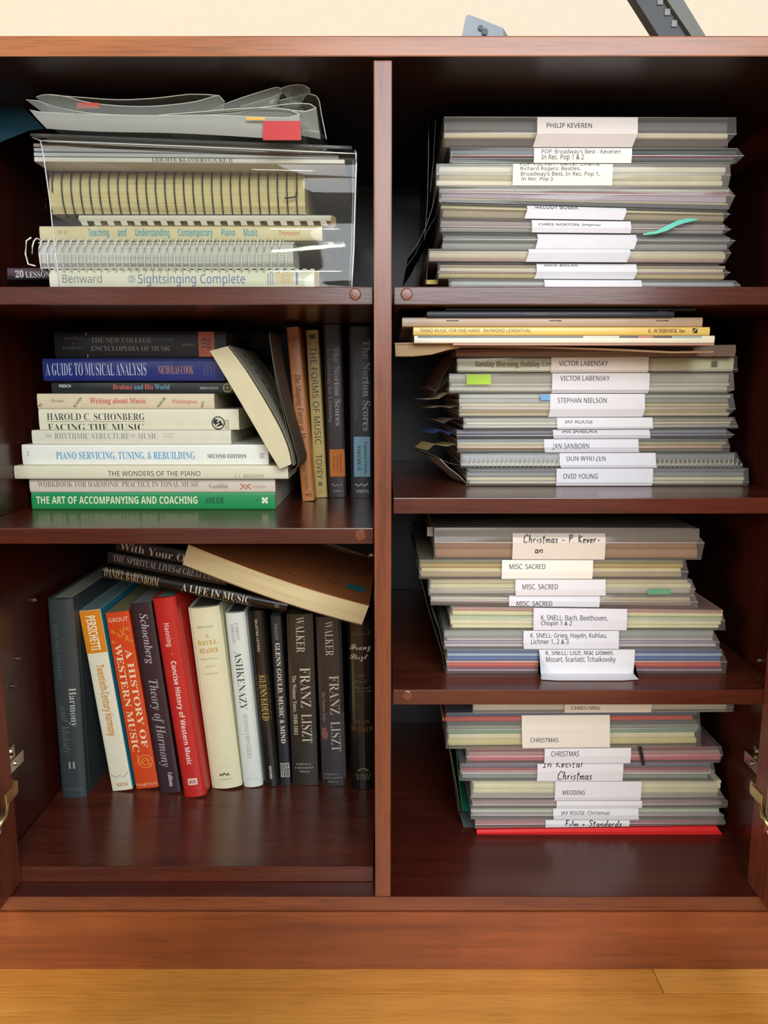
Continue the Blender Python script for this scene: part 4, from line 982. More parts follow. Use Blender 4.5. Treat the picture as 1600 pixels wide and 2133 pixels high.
# ================================================================== MIDDLE LEFT COMPARTMENT: lying stack
z = zL2 + .0003
B = {}
def lb(label, x0, x1, yt, Yv, cov, dep=.2, **k):
    global z
    b = lying('book', label, x0, x1, yt, Yv, z, dep, cov, **k); z = b.z1 + .0002; return b
b = lb('green paperback lowest in the stack of lying books', 65, 573, 1026, .136, '#1f9152', .21, page='#b9b7a6')
tx(b, "THE ART OF ACCOMPANYING AND COACHING", 77, 412, 1034, 1049, '#e9e6c4', 'bold'); tx(b, "ADLER", 427, 467, 1036, 1048, '#12402c', 'serifb')
c = loc(b, 552, 1042)
for dx, dz in ((-.002, .002), (.002, .002), (-.002, -.002), (.002, -.002), (0, 0)): blob(b, c.x + dx, c.z + dz, .0016, .0016, '#e9e6c4')
tx(b, "1971", 530, 541, 1040, 1044, '#14573a')
b = lb('pinkish paperback workbook second up in the lying stack', 61, 573, 996, .136, '#dccfbd', .21, page='#a9a695')
tx(b, "WORKBOOK FOR HARMONIC PRACTICE IN TONAL MUSIC", 80, 417, 1003, 1014, '#8a6a52', 'serif'); tx(b, "·  Gauldin", 428, 475, 1007, 1017, '#7c6350', 'serif')
tx(b, "NORTON", 525, 555, 1011, 1017, '#c58a7c', 'serif')
c = loc(b, 512, 1013); ribbon(b, [(c.x - .006, c.z + .003), (c.x - .003, c.z + .001), (c.x, c.z - .003), (c.x + .003, c.z + .001), (c.x + .006, c.z + .003)], .0005, '#b5533f')
ribbon(b, [(c.x - .006, c.z - .003), (c.x, c.z + .002), (c.x + .006, c.z - .003)], .0005, '#b5533f')
b = lb('wide cream paperback about the piano, third up in the lying stack', 29, 600, 970, .127, '#e4dfc1', .22, page='#cfc9ae')
tx(b, "THE WONDERS OF THE PIANO", 226, 418, 981, 991, '#3c3a34', 'sans'); tx(b, "C. C. BIELEFELDT", 490, 551, 988, 995, '#8f8a70', 'serif')
b = lb('thick white paperback with blue tuning title in the lying stack', 45, 559, 926, .134, '#eeefe4', .215, page='#c9c5b0')
tx(b, "PIANO SERVICING, TUNING, & REBUILDING", 118, 407, 941, 956, '#5fa2cd', 'serifb'); tx(b, "SECOND EDITION", 433, 514, 946, 954, '#4b4a45', 'serifb')
for y0_, y1_ in ((944, 948), (950, 954)): tx(b, "IIII", 541, 551, y0_, y1_, '#7d7c74', 'sansx')
tx(b, "I.I", 58, 62, 940, 950, '#8d8c84', 'sansx')
b = lb('thin off-white paperback with italic-like grey title in the lying stack', 66, 481, 896, .138, '#dedbc6', .15, page='#bcb8a4')
tx(b, "THE", 95, 109, 904, 911, '#9a978a', 'serif'); tx(b, "RHYTHMIC STRUCTURE", 115, 270, 902, 914, '#8d8b80', 'serif'); tx(b, "OF", 273, 283, 904, 911, '#9a978a', 'serif'); tx(b, "MUSIC", 288, 329, 902, 914, '#8d8b80', 'serif')
tx(b, "COOPER", 341, 362, 902, 905, '#aaa796'); tx(b, "MEYER", 341, 360, 908, 911, '#aaa796')
b = lb('thick cream paperback with two-line black title in the lying stack', 80, 497, 852, .142, '#e2dfc4', .15, page='#bcb8a0')
tx(b, "HAROLD C. SCHONBERG", 99, 302, 861, 875, '#2e2c28', 'serif'); tx(b, "FACING THE MUSIC", 101, 300, 883, 897, '#2e2c28', 'serif', clip=(.2, 1.2))
a = loc(b, 99, 878); c = loc(b, 302, 878); ribbon(b, [(a.x, a.z), (c.x, c.z)], .0002, '#6b685c')
c = loc(b, 455, 881); ribbon(b, circle(c.x, c.z, .0068), .0006, '#23221f', closed=True); blob(b, c.x, c.z, .0058, .0058, '#23221f', seed=4)
ribbon(b, [(c.x - .003, c.z - .003), (c.x + .001, c.z - .0005), (c.x - .001, c.z + .002), (c.x + .003, c.z + .0035)], .0007, '#e2dfc4')
for q in (469, 474): 
    a = loc(b, q, 893); lettering(b, "BOOKS", a.x, a.x + .002, a.z, a.z + .01, '#6b685c', 'sans')
b = lb('beige paperback with red title and diagonal print in the lying stack', 77, 446, 820, .142, '#dccfae', .15, page='#a79f86')
tx(b, "Writing about Music", 188, 305, 829, 840, '#c8564a', 'serifb'); tx(b, "Irvine", 108, 133, 831, 838, '#93836a', 'serifb'); tx(b, "Washington", 358, 411, 832, 840, '#c97a6c', 'serifb')
for (p0, s_) in ((157, "ICATIO"), (331, "OGRAPH"), (84, "TI"), (424, "NTS")):
    a = loc(b, p0, 850); me = text_mesh(s_, 'serifb', .006 * len(s_) * .62 / 1.6 * 1.0, .0026)
    rt = Matrix.Rotation(math.radians(50 if p0 != 424 else 80), 4, 'Z'); me.transform(rt)
    me2 = me
    for v in me2.vertices: v.co = (a.x + v.co.x, -.0011, max(.0005, min(b.T - .0005, a.z + .0006 + v.co.y * .95)))
    part('lettering', me2, plain('#4a4236', .5, grain=0), b.o)
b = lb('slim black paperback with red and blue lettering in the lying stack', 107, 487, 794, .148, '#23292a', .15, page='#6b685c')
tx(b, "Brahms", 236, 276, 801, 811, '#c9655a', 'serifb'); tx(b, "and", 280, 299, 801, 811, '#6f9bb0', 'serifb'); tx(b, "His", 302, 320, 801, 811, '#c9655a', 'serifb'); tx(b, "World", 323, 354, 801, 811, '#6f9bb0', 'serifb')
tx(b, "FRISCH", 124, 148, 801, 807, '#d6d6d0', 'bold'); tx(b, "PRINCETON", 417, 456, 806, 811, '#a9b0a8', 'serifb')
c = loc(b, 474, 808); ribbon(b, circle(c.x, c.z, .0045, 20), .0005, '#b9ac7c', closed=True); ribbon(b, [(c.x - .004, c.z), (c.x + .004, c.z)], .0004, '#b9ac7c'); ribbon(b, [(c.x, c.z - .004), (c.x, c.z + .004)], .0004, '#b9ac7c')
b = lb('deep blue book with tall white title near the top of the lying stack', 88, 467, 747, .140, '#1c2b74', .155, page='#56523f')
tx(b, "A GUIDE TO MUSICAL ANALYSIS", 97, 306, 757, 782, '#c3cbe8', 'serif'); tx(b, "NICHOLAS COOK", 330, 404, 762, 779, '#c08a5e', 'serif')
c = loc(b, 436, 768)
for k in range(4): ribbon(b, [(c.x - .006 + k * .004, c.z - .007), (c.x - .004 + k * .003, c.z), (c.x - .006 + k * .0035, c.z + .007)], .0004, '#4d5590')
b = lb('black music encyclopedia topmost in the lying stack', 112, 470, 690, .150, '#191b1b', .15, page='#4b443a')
a = P(0, 0, .16)
tx(b, "THE NEW COLLEGE", 191, 316, 703, 714, '#9a9c98', 'serif'); tx(b, "ENCYCLOPEDIA OF MUSIC", 191, 357, 721, 731, '#9a9c98', 'serif')
tx(b, "WESTRUP", 135, 173, 702, 708, '#6b6c68', 'serif'); tx(b, "&", 152, 157, 713, 718, '#6b6c68', 'serif'); tx(b, "HARRISON", 132, 174, 722, 728, '#6b6c68', 'serif')
a = loc(b, 183, 740); ribbon(b, [(a.x, .0012), (a.x, b.T - .0012)], .0004, '#b9b9b2')
tx(b, "NORTON", 379, 405, 716, 720, '#8f8d7c', 'serif')
pl(b, 415, 446, 691, 743, '#c0674a'); c = loc(b, 430, 717); 
for k in range(3): ribbon(b, [(c.x - .0055, c.z - .004 + k * .004), (c.x - .001, c.z - .002 + k * .004), (c.x + .002, c.z - .005 + k * .004), (c.x + .0055, c.z - .002 + k * .004)], .0007, '#3b3f5a')

# sagging open paperback leaning on the stack
def res2(pts, Yp, n=14):
    w = [P(a, b_, Yp) for a, b_ in pts]; out = []
    for i in range(len(w) - 1):
        p0 = w[max(0, i - 1)]; p1 = w[i]; p2 = w[i + 1]; p3 = w[min(len(w) - 1, i + 2)]
        for q in (0, .34, .67):
            out.append(.5 * ((2 * p1) + (p2 - p0) * q + (2 * p0 - 5 * p1 + 4 * p2 - p3) * q * q + (3 * p1 - p0 - 3 * p2 + p3) * q ** 3))
    out.append(w[-1]); return out
Yb = .112
ob = wthing('sagging_paperback', 'cream paged paperback sagging open against the lying stack, cover sprung away', 'book', P(600, 975, Yb))
left = [(437, 731), (462, 772), (500, 836), (540, 905), (566, 950), (583, 977)]
right = [(474, 721), (508, 766), (548, 830), (583, 893), (600, 935), (607, 967)]
l_, r_ = res2(left, Yb), res2(right, Yb)
secs = []
for a, c in zip(l_, r_): secs.append([a, c, c + Vector((0, .165, 0)), a + Vector((0, .165, 0))])
wpart('page_block', loft(secs, smooth=False), plain('#d9d0aa', .8, name='page_edges'), ob)
cv = res2([(476, 719), (511, 765), (552, 829), (587, 892), (604, 935), (611, 970)], Yb)
wpart('gap_leaf', loft([[a, a + Vector((0, .16, 0)), a + Vector((.0006, .16, 0)), a + Vector((.0006, 0, 0))] for a in cv]), plain('#a29d88', .7), ob)
oc = res2([(560, 692), (566, 735), (578, 800), (596, 870), (613, 930), (621, 962), (613, 977), (600, 979)], Yb + .012)
wpart('cover', loft([[a, a + Vector((0.002, .068, 0)), a + Vector((.0028, .068, 0)), a + Vector((.0008, 0, 0))] for a in oc]), plain('#54483a', .6), ob, 'brown cover curling away from the pages')
lf = res2([(560, 700), (566, 740), (576, 800), (592, 870), (606, 930), (610, 960)], Yb + .02)
wpart('loose_leaf', loft([[a, a + Vector((0.001, .055, 0)), a + Vector((.0015, .055, 0)), a + Vector((.0005, 0, 0))] for a in lf]), plain('#7f7a6a', .7), ob)
# dashes printed on the cover
ds = []
for i in range(2, len(oc) - 7):
    a, c = oc[i], oc[i + 1]; d = c - a
    for yy_ in (.03, .055):
        o = Vector((-.0003 + .002 * yy_ / .068, yy_, 0)); ds.append(loft([[a + o + d * .1, a + o + d * .1 + Vector((0, .004, 0)), a + o + d * .1 + Vector((-.0003, .004, 0))], [a + o + d * .65, a + o + d * .65 + Vector((0, .004, 0)), a + o + d * .65 + Vector((-.0003, .004, 0))]]))
for i in range(1, len(cv) - 4):
    a, c = cv[i], cv[i + 1]; d = c - a; o = Vector((.0009, .05, 0))
    ds.append(loft([[a + o + d * .1, a + o + d * .1 + Vector((0, .003, 0)), a + o + d * .1 + Vector((.0003, .003, 0))], [a + o + d * .65, a + o + d * .65 + Vector((0, .003, 0)), a + o + d * .65 + Vector((.0003, .003, 0))]]))
wpart('printed_dashes', join(*ds), plain('#1b1714', .6), ob)

# standing books by the divider
zb = zL2
b = standing('book', 'slim orange brown paperback, first of the four standing beside the lying stack', (596, 674), (623, 673), (630, 1036), (655, 1036), zb, .15, '#c37a42', Y=.198)
ty(b, "The Shaping Forces in Music", 770, 922, .30, .78, '#2a211c', 'bi'); ty(b, "TOCH", 692, 716, .35, .7, '#9b5a34', 'serif'); ty(b, "Dover", 948, 972, .3, .65, '#6b3f22', 'serif'); ty(b, "0-486-23346-4", 980, 1012, .35, .6, '#6b3f22', 'sans')
ty(b, "T", 1018, 1028, .3, .8, '#5b351c', 'serifb')
b = standing('book', 'mustard yellow paperback standing second from the lying stack', (636, 690), (664, 688), (658, 1037), (681, 1037), zb, .15, '#cfb36a')
ty(b, "THE FORMS OF MUSIC", 723, 923, .25, .75, '#2e2b22', 'sans'); ty(b, "TOVEY", 945, 997, .25, .72, '#2e2b22', 'sans')
f = b.L / (b.yb - b.yt); blob(b, (1008 - b.yt) * f, b.T * .5, .003, .003, '#7d7144'); pt(b, 697, 707, .25, .75, '#4a432c'); tc(b, "M20", 1022, 1026, .3, .7, '#7d7144')
b = standing('book', 'dark brown anthology with an orange sticker, standing third', (672, 678), (712, 676), (686, 1037), (721, 1037), zb, .155, '#38282a', cover2='#38282a')
ty(b, "The Norton Scores", 722, 884, .52, .82, '#b9b2ae', 'serifb'); ty(b, "An Anthology for Listening", 722, 877, .18, .38, '#9c9490', 'serif'); tc(b, "Kamien", 692, 699, .2, .82, '#8d8480', 'serif')
pt(b, 934, 992, .12, .96, '#df7a1e'); ty(b, "THIRD EDITION", 942, 984, .68, .78, '#6b3a10', 'serifb'); ty(b, "EXPANDED", 946, 980, .5, .6, '#6b3a10', 'serifb'); ty(b, "VOLUME I", 948, 978, .3, .4, '#6b3a10', 'serifb')
tc(b, "NORTON", 1021, 1025, .25, .8, '#b0a9a4', 'serifb'); f = b.L / (b.yb - b.yt)
ribbon(b, [((1012 - b.yt) * f - .003, b.T * .2), ((1012 - b.yt) * f, b.T * .35), ((1012 - b.yt) * f - .002, b.T * .5), ((1012 - b.yt) * f, b.T * .65), ((1012 - b.yt) * f - .003, b.T * .8)], .0005, '#a9a19c')
f = b.L / (b.yb - b.yt); ribbon(b, [((708 - b.yt) * f, b.T * .1), ((708 - b.yt) * f, b.T * .9)], .0002, '#7d7470')
b = standing('book', 'black anthology with a blue sticker, standing against the divider', (727, 681), (774, 680), (732, 1037), (774, 1037), zb, .155, '#22252a')
ty(b, "The Norton Scores", 708, 895, .60, .94, '#b5b3b2', 'serifb'); ty(b, "An Anthology for Listening", 734, 875, .22, .42, '#6e6c70', 'ital'); tc(b, "Kamien", 688, 695, .2, .75, '#7d7b7c', 'serif')
pt(b, 907, 992, .16, .92, '#8fc0d6'); ty(b, "Expanded Edition", 917, 985, .66, .78, '#2b3e4c', 'serifb'); ty(b, "VOLUME II", 926, 978, .32, .48, '#1d2c38', 'serifb')
tc(b, "NORTON", 1020, 1026, .25, .85, '#d8d6d4', 'serifb'); f = b.L / (b.yb - b.yt)
ribbon(b, [((1012 - b.yt) * f - .003, b.T * .2), ((1012 - b.yt) * f, b.T * .35), ((1012 - b.yt) * f - .003, b.T * .5), ((1012 - b.yt) * f, b.T * .65), ((1012 - b.yt) * f - .003, b.T * .8)], .0007, '#d8d6d4')

# ================================================================== LOWER LEFT COMPARTMENT: standing row
zb = zLB
b = standing('book', 'tall dark grey hardcover harmony volume standing first in the lower row', (98, 1243), (152, 1246), (129, 1660), (181, 1655), zb, .19, '#363f40', hard=True, bulge=.003, page='#9b9a8a')
ty(b, "Harmony", 1425, 1505, .62, .88, '#b9bdb4', 'serif'); ty(b, "and Melody", 1462, 1562, .22, .52, '#59625f', 'ital'); ty(b, "ELIE SIEGMEISTER", 1296, 1408, .22, .38, '#525b5a', 'serif'); tc(b, "II", 1580, 1594, .38, .68, '#a3a8a0', 'serif'); tc(b, "WADSWORTH", 1636, 1641, .2, .9, '#5b6462', 'serif')
b = standing('book', 'white paperback with an orange head panel and blue edge, second in the lower row', (164, 1272), (208, 1268), (235, 1648), (275, 1641), zb, .165, '#e3dfc6', page='#6d8c8c')
pt(b, 1270.5, 1356, .005, .995, '#d9851c'); ty(b, "PERSICHETTI", 1281, 1350, .28, .72, '#f0ead2', 'bold'); ty(b, "Twentieth-Century Harmony", 1380, 1528, .34, .72, '#c98a2c', 'bold'); tc(b, "NORTON", 1628, 1636, .28, .82, '#c98a3c', 'bold')
f = b.L / (b.yb - b.yt); ribbon(b, [((1612 - b.yt) * f - .002, b.T * .1), ((1612 - b.yt) * f + .003, b.T * .3), ((1612 - b.yt) * f, b.T * .5), ((1612 - b.yt) * f + .003, b.T * .7), ((1612 - b.yt) * f - .003, b.T * .95)], .0004, '#8f8c78')
part('side_cover', box(.0003, b.L - .0003, .0015, .163, b.T + .00003, b.T + .0006), plain('#1d7f96', .4), b.o, 'blue printed cover')
b = standing('book', 'worn orange red history paperback, third in the lower row', (219, 1279), (268, 1273), (284, 1644), (331, 1641), zb, .165, '#d4481c', page='#8d8a5c')
tc(b, "GROUT", 1287, 1295, .1, .92, '#f0d9bc', 'sans'); ty(b, "A HISTORY OF", 1352, 1556, .58, .84, '#f2d6ae', 'serifb'); ty(b, "WESTERN MUSIC", 1340, 1564, .16, .44, '#f2d6ae', 'serifb'); tc(b, "NORTON", 1631, 1637, .04, .98, '#eac79a', 'serif')
f = b.L / (b.yb - b.yt)
for k in range(16):
    rnd = random.Random(k); u = (1302 + rnd.random() * 30 - b.yt) * f; v = b.T * (.1 + .8 * rnd.random())
    ribbon(b, [(u, v), (u + .002, v + .003 * (rnd.random() - .5)), (u + .004, v + .004 * (rnd.random() - .5)), (u + .003, v + .005 * rnd.random())], .0004, '#e7a02c')
c = ((1585 - b.yt) * f, b.T * .62)
ribbon(b, circle(c[0], c[1], .0085), .0004, '#f0a848', closed=True); ribbon(b, circle(c[0], c[1], .0045), .0004, '#f0a848', closed=True); ribbon(b, [(c[0] - .011, c[1] - .008), (c[0] + .003, c[1] - .010), (c[0] - .002, c[1] + .003), (c[0] + .009, c[1] + .006)], .0004, '#f0a848')
b = standing('book', 'dark aubergine paperback with slanted white title, fourth in the lower row', (271, 1261), (316, 1254), (335, 1651), (376, 1653), zb, .165, '#35222a', page='#7d8378')
ty(b, "Schoenberg", 1278, 1380, .36, .72, '#b3aaac', 'bi'); ty(b, "Theory of Harmony", 1412, 1596, .30, .72, '#a39a9d', 'bi'); ty(b, "California", 1608, 1638, .52, .72, '#d9cfd0', 'serifb')
b = standing('book', 'bright red hardcover concise history, fifth in the lower row', (318, 1248), (364, 1242), (383, 1660), (431, 1656), zb, .165, '#c02a26', hard=True, bulge=.003, page='#6f8c78', rough=.3)
ty(b, "Hanning", 1295, 1342, .36, .58, '#e8b9b0', 'sansx'); ty(b, "·", 1356, 1359, .4, .6, '#e8b9b0', 'sans'); ty(b, "Concise History of Western Music", 1372, 1588, .40, .62, '#f0d6cc', 'sansx')
pt(b, 1618, 1632, .3, .72, '#e9d2c8'); f = b.L / (b.yb - b.yt); ribbon(b, [((1621 - b.yt) * f, b.T * .35), ((1629 - b.yt) * f, b.T * .5), ((1621 - b.yt) * f, b.T * .65)], .0006, '#a52822')
ribbon(b, [((1629 - b.yt) * f, b.T * .35), ((1622 - b.yt) * f, b.T * .5), ((1629 - b.yt) * f, b.T * .65)], .0006, '#a52822')
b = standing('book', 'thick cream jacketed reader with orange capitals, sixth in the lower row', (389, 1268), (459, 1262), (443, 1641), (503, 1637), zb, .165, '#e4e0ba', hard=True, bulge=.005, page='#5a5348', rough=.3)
tc(b, "ORENSTEIN", 1301, 1305, .24, .76, '#7d7a5c', 'serif'); tc(b, "A", 1316, 1324, .46, .58, '#c9983c', 'serifb'); tc(b, "RAVEL", 1330, 1339, .2, .82, '#c9983c', 'serifb'); tc(b, "READER", 1346, 1355, .22, .82, '#c9983c', 'serifb')
tc(b, "CORRESPONDENCE", 1366, 1369, .2, .8, '#8d8a68', 'serif'); tc(b, "ARTICLES", 1381, 1384, .34, .66, '#8d8a68', 'serif'); tc(b, "INTERVIEWS", 1396, 1399, .3, .72, '#8d8a68', 'serif'); 
f = b.L / (b.yb - b.yt); u = (1612 - b.yt) * f; ribbon(b, [(u, b.T * .36), (u - .003, b.T * .38), (u - .001, b.T * .44), (u - .004, b.T * .5), (u - .001, b.T * .56), (u - .003, b.T * .62), (u, b.T * .64)], .0009, '#2c2a20'); tc(b, "Columbia", 1617, 1621, .28, .74, '#a3a07c', 'serif')
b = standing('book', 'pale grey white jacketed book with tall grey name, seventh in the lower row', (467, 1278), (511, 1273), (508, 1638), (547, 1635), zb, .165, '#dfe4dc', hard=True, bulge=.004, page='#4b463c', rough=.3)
ty(b, "ASHKENAZY", 1353, 1472, .30, .66, '#3c4040', 'serif'); ty(b, "BEYOND FRONTIERS", 1481, 1574, .40, .62, '#9aa09b', 'serif'); ty(b, "PARROTT", 1295, 1330, .48, .64, '#8d938e', 'serif'); ty(b, "ASHKENAZY", 1297, 1336, .26, .42, '#8d938e', 'serif'); tc(b, "ATHENEUM", 1616, 1620, .2, .8, '#b5bab4', 'serif')
f = b.L / (b.yb - b.yt)
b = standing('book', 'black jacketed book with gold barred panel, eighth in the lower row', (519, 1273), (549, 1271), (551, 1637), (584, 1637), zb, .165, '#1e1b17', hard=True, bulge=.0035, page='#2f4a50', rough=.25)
f = b.L / (b.yb - b.yt)
ty(b, "SELECTED LETTERS", 1289, 1354, .38, .52, '#bdb39b', 'sansx')
for k in range(24):
    u = (1402 + k * 4.05 - b.yt) * f; w_ = .1 if k % 3 else .22
    ribbon(b, [(u, b.T * w_), (u + .0006, b.T * .5), (u, b.T * (1 - w_))], .00022, '#b0923f')
ty(b, "GLENN GOULD", 1404, 1496, .28, .72, '#c2a24a', 'serift')
ty(b, "OXFORD", 1592, 1620, .42, .58, '#d8d0bf', 'sansx')
b = standing('book', 'narrow black paperback with bold white title, ninth in the lower row', (562, 1287), (586, 1281), (585, 1637), (606, 1637), zb, .165, '#20242a', page='#4b5656')
ty(b, "GLENN GOULD, MUSIC & MIND", 1338, 1546, .32, .72, '#dcd8c8', 'serifb'); ty(b, "PAYZANT", 1299, 1332, .34, .62, '#9b988c', 'serif')
pt(b, 1588, 1618, .1, .94, '#a9a69a'); tc(b, "KEY", 1590, 1598, .14, .9, '#20242a', 'bold'); tc(b, "POR", 1599, 1607, .14, .9, '#20242a', 'bold'); tc(b, "TER", 1608, 1616, .14, .9, '#20242a', 'bold')
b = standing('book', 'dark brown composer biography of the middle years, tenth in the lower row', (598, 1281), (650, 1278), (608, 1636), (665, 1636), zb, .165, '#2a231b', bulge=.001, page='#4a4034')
ty(b, "WALKER", 1285, 1357, .34, .66, '#c6bda8', 'serift'); ty(b, "FRANZ", 1388, 1470, .44, .82, '#cfc6b2', 'serift'); ty(b, "LISZT", 1484, 1545, .44, .82, '#cfc6b2', 'serift'); ty(b, "The Weimar Years, 1848-1861", 1404, 1528, .14, .28, '#c6bda8', 'serifb')
tc(b, "CORNELL", 1588, 1592, .18, .76, '#bdb4a0', 'serif'); tc(b, "UNIVERSITY", 1596, 1600, .12, .86, '#bdb4a0', 'serif'); tc(b, "PRESS", 1604, 1608, .3, .68, '#bdb4a0', 'serif')
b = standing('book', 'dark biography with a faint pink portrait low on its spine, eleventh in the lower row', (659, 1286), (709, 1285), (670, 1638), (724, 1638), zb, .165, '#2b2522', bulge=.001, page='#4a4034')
pt(b, 1480, 1620, .02, .98, '#37343a'); f = b.L / (b.yb - b.yt); blob(b, (1525 - b.yt) * f, b.T * .2, .011, .0045, '#8b5149', seed=3)
ty(b, "WALKER", 1294, 1364, .34, .66, '#c6bda8', 'serift'); ty(b, "FRANZ", 1405, 1485, .44, .82, '#cfc6b2', 'serift'); ty(b, "LISZT", 1500, 1563, .44, .82, '#cfc6b2', 'serift'); ty(b, "The Virtuoso Years", 1438, 1500, .14, .26, '#8d857c', 'serifb')
tc(b, "CORNELL", 1610, 1614, .12, .74, '#a9a092', 'serif'); tc(b, "UNIVERSITY", 1618, 1622, .06, .86, '#a9a092', 'serif'); tc(b, "PRESS", 1626, 1630, .24, .68, '#a9a092', 'serif')
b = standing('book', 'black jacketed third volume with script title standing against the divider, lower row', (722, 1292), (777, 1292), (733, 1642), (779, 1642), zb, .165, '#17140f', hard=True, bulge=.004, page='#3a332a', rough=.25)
tc(b, "Volume 3", 1313, 1320, .1, .9, '#5e5748', 'script'); tc(b, "Franz", 1339, 1350, .08, .92, '#dad5c8', 'script'); tc(b, "Liszt", 1359, 1369, .06, .8, '#dad5c8', 'script')
tc(b, "The", 1399, 1404, .35, .7, '#6d6650', 'script'); tc(b, "Final", 1411, 1417, .25, .75, '#6d6650', 'script'); tc(b, "Years", 1424, 1430, .2, .9, '#6d6650', 'script'); tc(b, "1861-1886", 1434, 1437, .35, .95, '#6d6650', 'serif')
f = b.L / (b.yb - b.yt); u = (1455 - b.yt) * f
ribbon(b, [(u - .006, b.T * .1), (u - .008, b.T * .5), (u - .002, b.T * .9), (u + .004, b.T * .6), (u + .002, b.T * .2), (u + .009, b.T * .3), (u + .012, b.T * .6), (u + .006, b.T * .55), (u + .004, b.T * .35)], .0003, '#57513c')
tc(b, "ALAN", 1494, 1502, .2, .82, '#8f4a30', 'serif'); tc(b, "WALKER", 1509, 1518, .06, .96, '#8f4a30', 'serif'); tc(b, "ALFRED A", 1608, 1614, .18, .86, '#857e64', 'serif'); tc(b, "KNOPF", 1615, 1621, .25, .82, '#857e64', 'serif')
u = (1598 - b.yt) * f; ribbon(b, [(u + .003, b.T * .3), (u, b.T * .42), (u - .001, b.T * .58), (u + .003, b.T * .75)], .0009, '#857e64')

# leaning books on top of the row
def leaning(name, label, A, Bp, th, Yv, dep, cover, **k):
    on = k.pop('on', None); a = P(*A, Yv); c = P(*Bp, Yv); d = c - a; L = d.length; d.normalize(); up = d.cross(Vector((0, 1, 0)))
    if on: d = on.M.col[0].xyz.copy(); up = on.M.col[2].xyz.copy(); q0 = on.M.col[3].xyz; a = q0 + d * (a - q0).dot(d) + up * (on.T + .0004); a.y = Yv
    T = th / 1540 * (D + Yv) * 1.05
    M = frame(a, d, Vector((0, 1, 0)), up)
    b = make_book(name, label, M, L, T, dep, cover, **k); b.M = M; b.inv = M.inverted(); b.Y = Yv; return b
def tl(b, s, p0, p1, y0, y1, v0, v1, color, sty='sans'):
    a = loc(b, p0, y0); c = loc(b, p1, y1); lettering(b, s, a.x, c.x, v0 * b.T, v1 * b.T, color, sty)
b = leaning('book', 'black jacketed memoir lying tilted directly across the tops of the lower row', (213, 1203), (596, 1277), 27, .155, .17, '#16130f', hard=True, bulge=.003, page='#4b453a', rough=.2)
tl(b, "DANIEL BARENBOIM", 218, 331, 1196, 1216, .2, .85, '#b8a27c', 'serift')
f0_ = loc(b, 218, 1196).x; f1_ = loc(b, 332, 1216).x
for k in range(24):
    u = f0_ + (f1_ - f0_) * k / 23; ribbon(b, [(u, b.T * .1), (u + .0003, b.T * .9)], .00025, '#9b875c')
tl(b, "A LIFE IN MUSIC", 378, 521, 1230, 1255, .22, .78, '#dcd2bd', 'serif')
c = loc(b, 595, 1262); blob(b, b.L - .012, b.T * .5, .003, .003, '#6b6454')
b = leaning('book', 'black paperback on composers lying tilted on the memoir', (222, 1178), (470, 1225), 27, .160, .16, '#17110f', page='#3a332a', on=b)
tl(b, "THE SPIRITUAL LIVES", 236, 364, 1163, 1192, .34, .82, '#a79c94', 'serif'); tl(b, "of GREAT COMPOSERS", 367, 500, 1192, 1215, .34, .82, '#a79c94', 'serif')
b = leaning('book', 'black paperback topmost of the dark tilted books', (240, 1150), (400, 1180), 30, .162, .15, '#120f0e', page='#3a332a', on=b)
tl(b, "With Your O", 250, 385, 1140, 1165, .22, .72, '#cfc8bf', 'serif')
# orange brown paperback with its pages to the front
A_, B_ = (380, 1176), (753, 1304)
def cur(x, y): 
    q = x / .24; return -.004 * math.sin(q * 3.1) + .004 * q ** 3
a = P(*A_, .125); c = P(*B_, .125); d = c - a; L = d.length; d.normalize(); up = d.cross(Vector((0, 1, 0)))
fw = (Matrix.Rotation(math.radians(6.5), 3, d) @ Vector((0, 1, 0))); up = d.cross(fw)
M = frame(a, d, fw, up)
b = make_book('paperback', 'orange brown paperback lying tilted with its pages facing out over the lower row', M, L, .0265, .16, '#a7643a', fore=True, page='#ead9a8', curve=cur, cover2='#5b3a24'); b.M = M
zt_ = .0265 + .0003
def topmark(px0, px1, yv0, yv1, colr, nm='cover_print'):
    vs = [(px0, yv0), (px1, yv0), (px1, yv1), (px0, yv1)]
    return part(nm, mesh([(x, y, zt_ + cur(x, y) + .0002) for x, y in vs], [(0, 1, 2, 3)]), plain(colr, .5, grain=0), b.o)
topmark(L - .030, L - .008, .030, .046, '#2b7f8c', 'blue_sticker')
mk = []
for (u, yv, n_) in ((.05, .040, 9), (.085, .028, 7), (.13, .045, 8), (.155, .034, 9)):
    rnd = random.Random(int(u * 1000))
    for k in range(n_):
        x0 = u + k * .0058; dy = -.0016 * k
        for q in range(2):
            xa, ya = x0 + rnd.random() * .003, yv + dy + rnd.random() * .003
            xb, yb_ = xa + .0016 + rnd.random() * .002, ya + (rnd.random() - .4) * .003
            mk.append(mesh([(x, y, zt_ + cur(x, y) + .0003) for x, y in ((xa, ya), (xb, yb_), (xb + .0003, yb_ + .0008), (xa + .0003, ya + .0008))], [(0, 1, 2, 3)]))
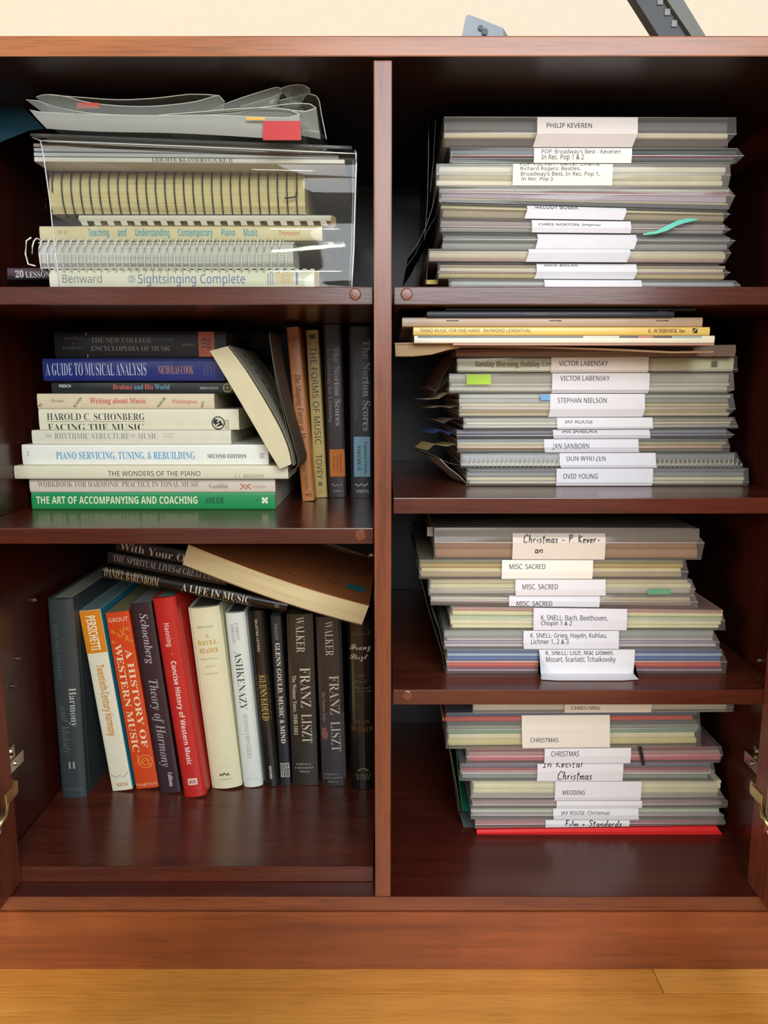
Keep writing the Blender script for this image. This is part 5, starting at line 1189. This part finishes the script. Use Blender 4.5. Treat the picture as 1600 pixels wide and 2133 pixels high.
part('faded_print', join(*mk), plain('#6f3f22', .5, grain=0), b.o)['kind'] = 'stuff'

# ================================================================== ON TOP OF THE CABINET
zt = zt_cab
g1, g2 = P(960, 73, .008), P(1047, 60, .008)
bx_ = wthing('grey_box', 'blue grey plastic box with two round sockets on top of the cabinet', 'box', (g1.x, .008, zt))
# slanted body: front end towards the camera, running back to the right
def v3(px, py, Y): return P(px, py, Y)
f_ = [v3(960, 78, .008), v3(1050, 78, .012), v3(1048, 58, .012), v3(984, 33, .008), v3(975, 30, .008), v3(970, 36, .008)]
f_[0].z = zt; f_[1].z = zt
k_ = [v + Vector((.052, .10, 0)) for v in f_]
for v in k_[2:]: v.z = zt + (v.z - zt) * .22
m2 = wpart('body', loft([f_, k_]), plain('#7d8894', .45, name='grey_plastic'), bx_)
for px_, py_, r_ in ((1001, 59, .0022), (1010, 67, .0026)):
    c = P(px_, py_, .009); wpart('socket', disc((c.x, .0105, c.z), r_, 'Y', .003, 18, 0), plain('#23262b', .4), bx_)
s_ = wthing('metal_stand', 'black folding stand arm with square holes and a flat foot on top of the cabinet', 'stand', (P(1400, 74, .012).x, .012, zt))
ar = [v3(1384, 78, .012), v3(1446, 78, .012), v3(1342, -60, .012), v3(1287, -60, .012)]
ar[0].z = zt; ar[1].z = zt
wpart('arm', loft([ar, [v + Vector((.0, .012, 0)) for v in ar]]), plain('#1b1e20', .45), s_)
fl_ = [ar[1], ar[1] + Vector((.012, 0, 0)), ar[2] + Vector((.016, 0, 0)), ar[2]]
wpart('side_flange', loft([[v + Vector((0, -.004, 0)) for v in fl_], [v + Vector((0, .014, 0)) for v in fl_]]), plain('#5a5c5a', .5), s_)
for px_, py_ in ((1375, 4), (1390, 26), (1404, 50)):
    c = P(px_, py_, .012); wpart('hole_insert', box(c.x - .0026, c.x + .0026, .0108, .0122, c.z - .0028, c.z + .0028, .0006), plain('#6b7070', .4), s_)
c0, c1 = P(1440, 76, .012), P(1486, 76, .012)
wpart('foot', box(c0.x, c1.x, .006, .06, zt, zt + .0042, .0012), plain('#6d7274', .4), s_)
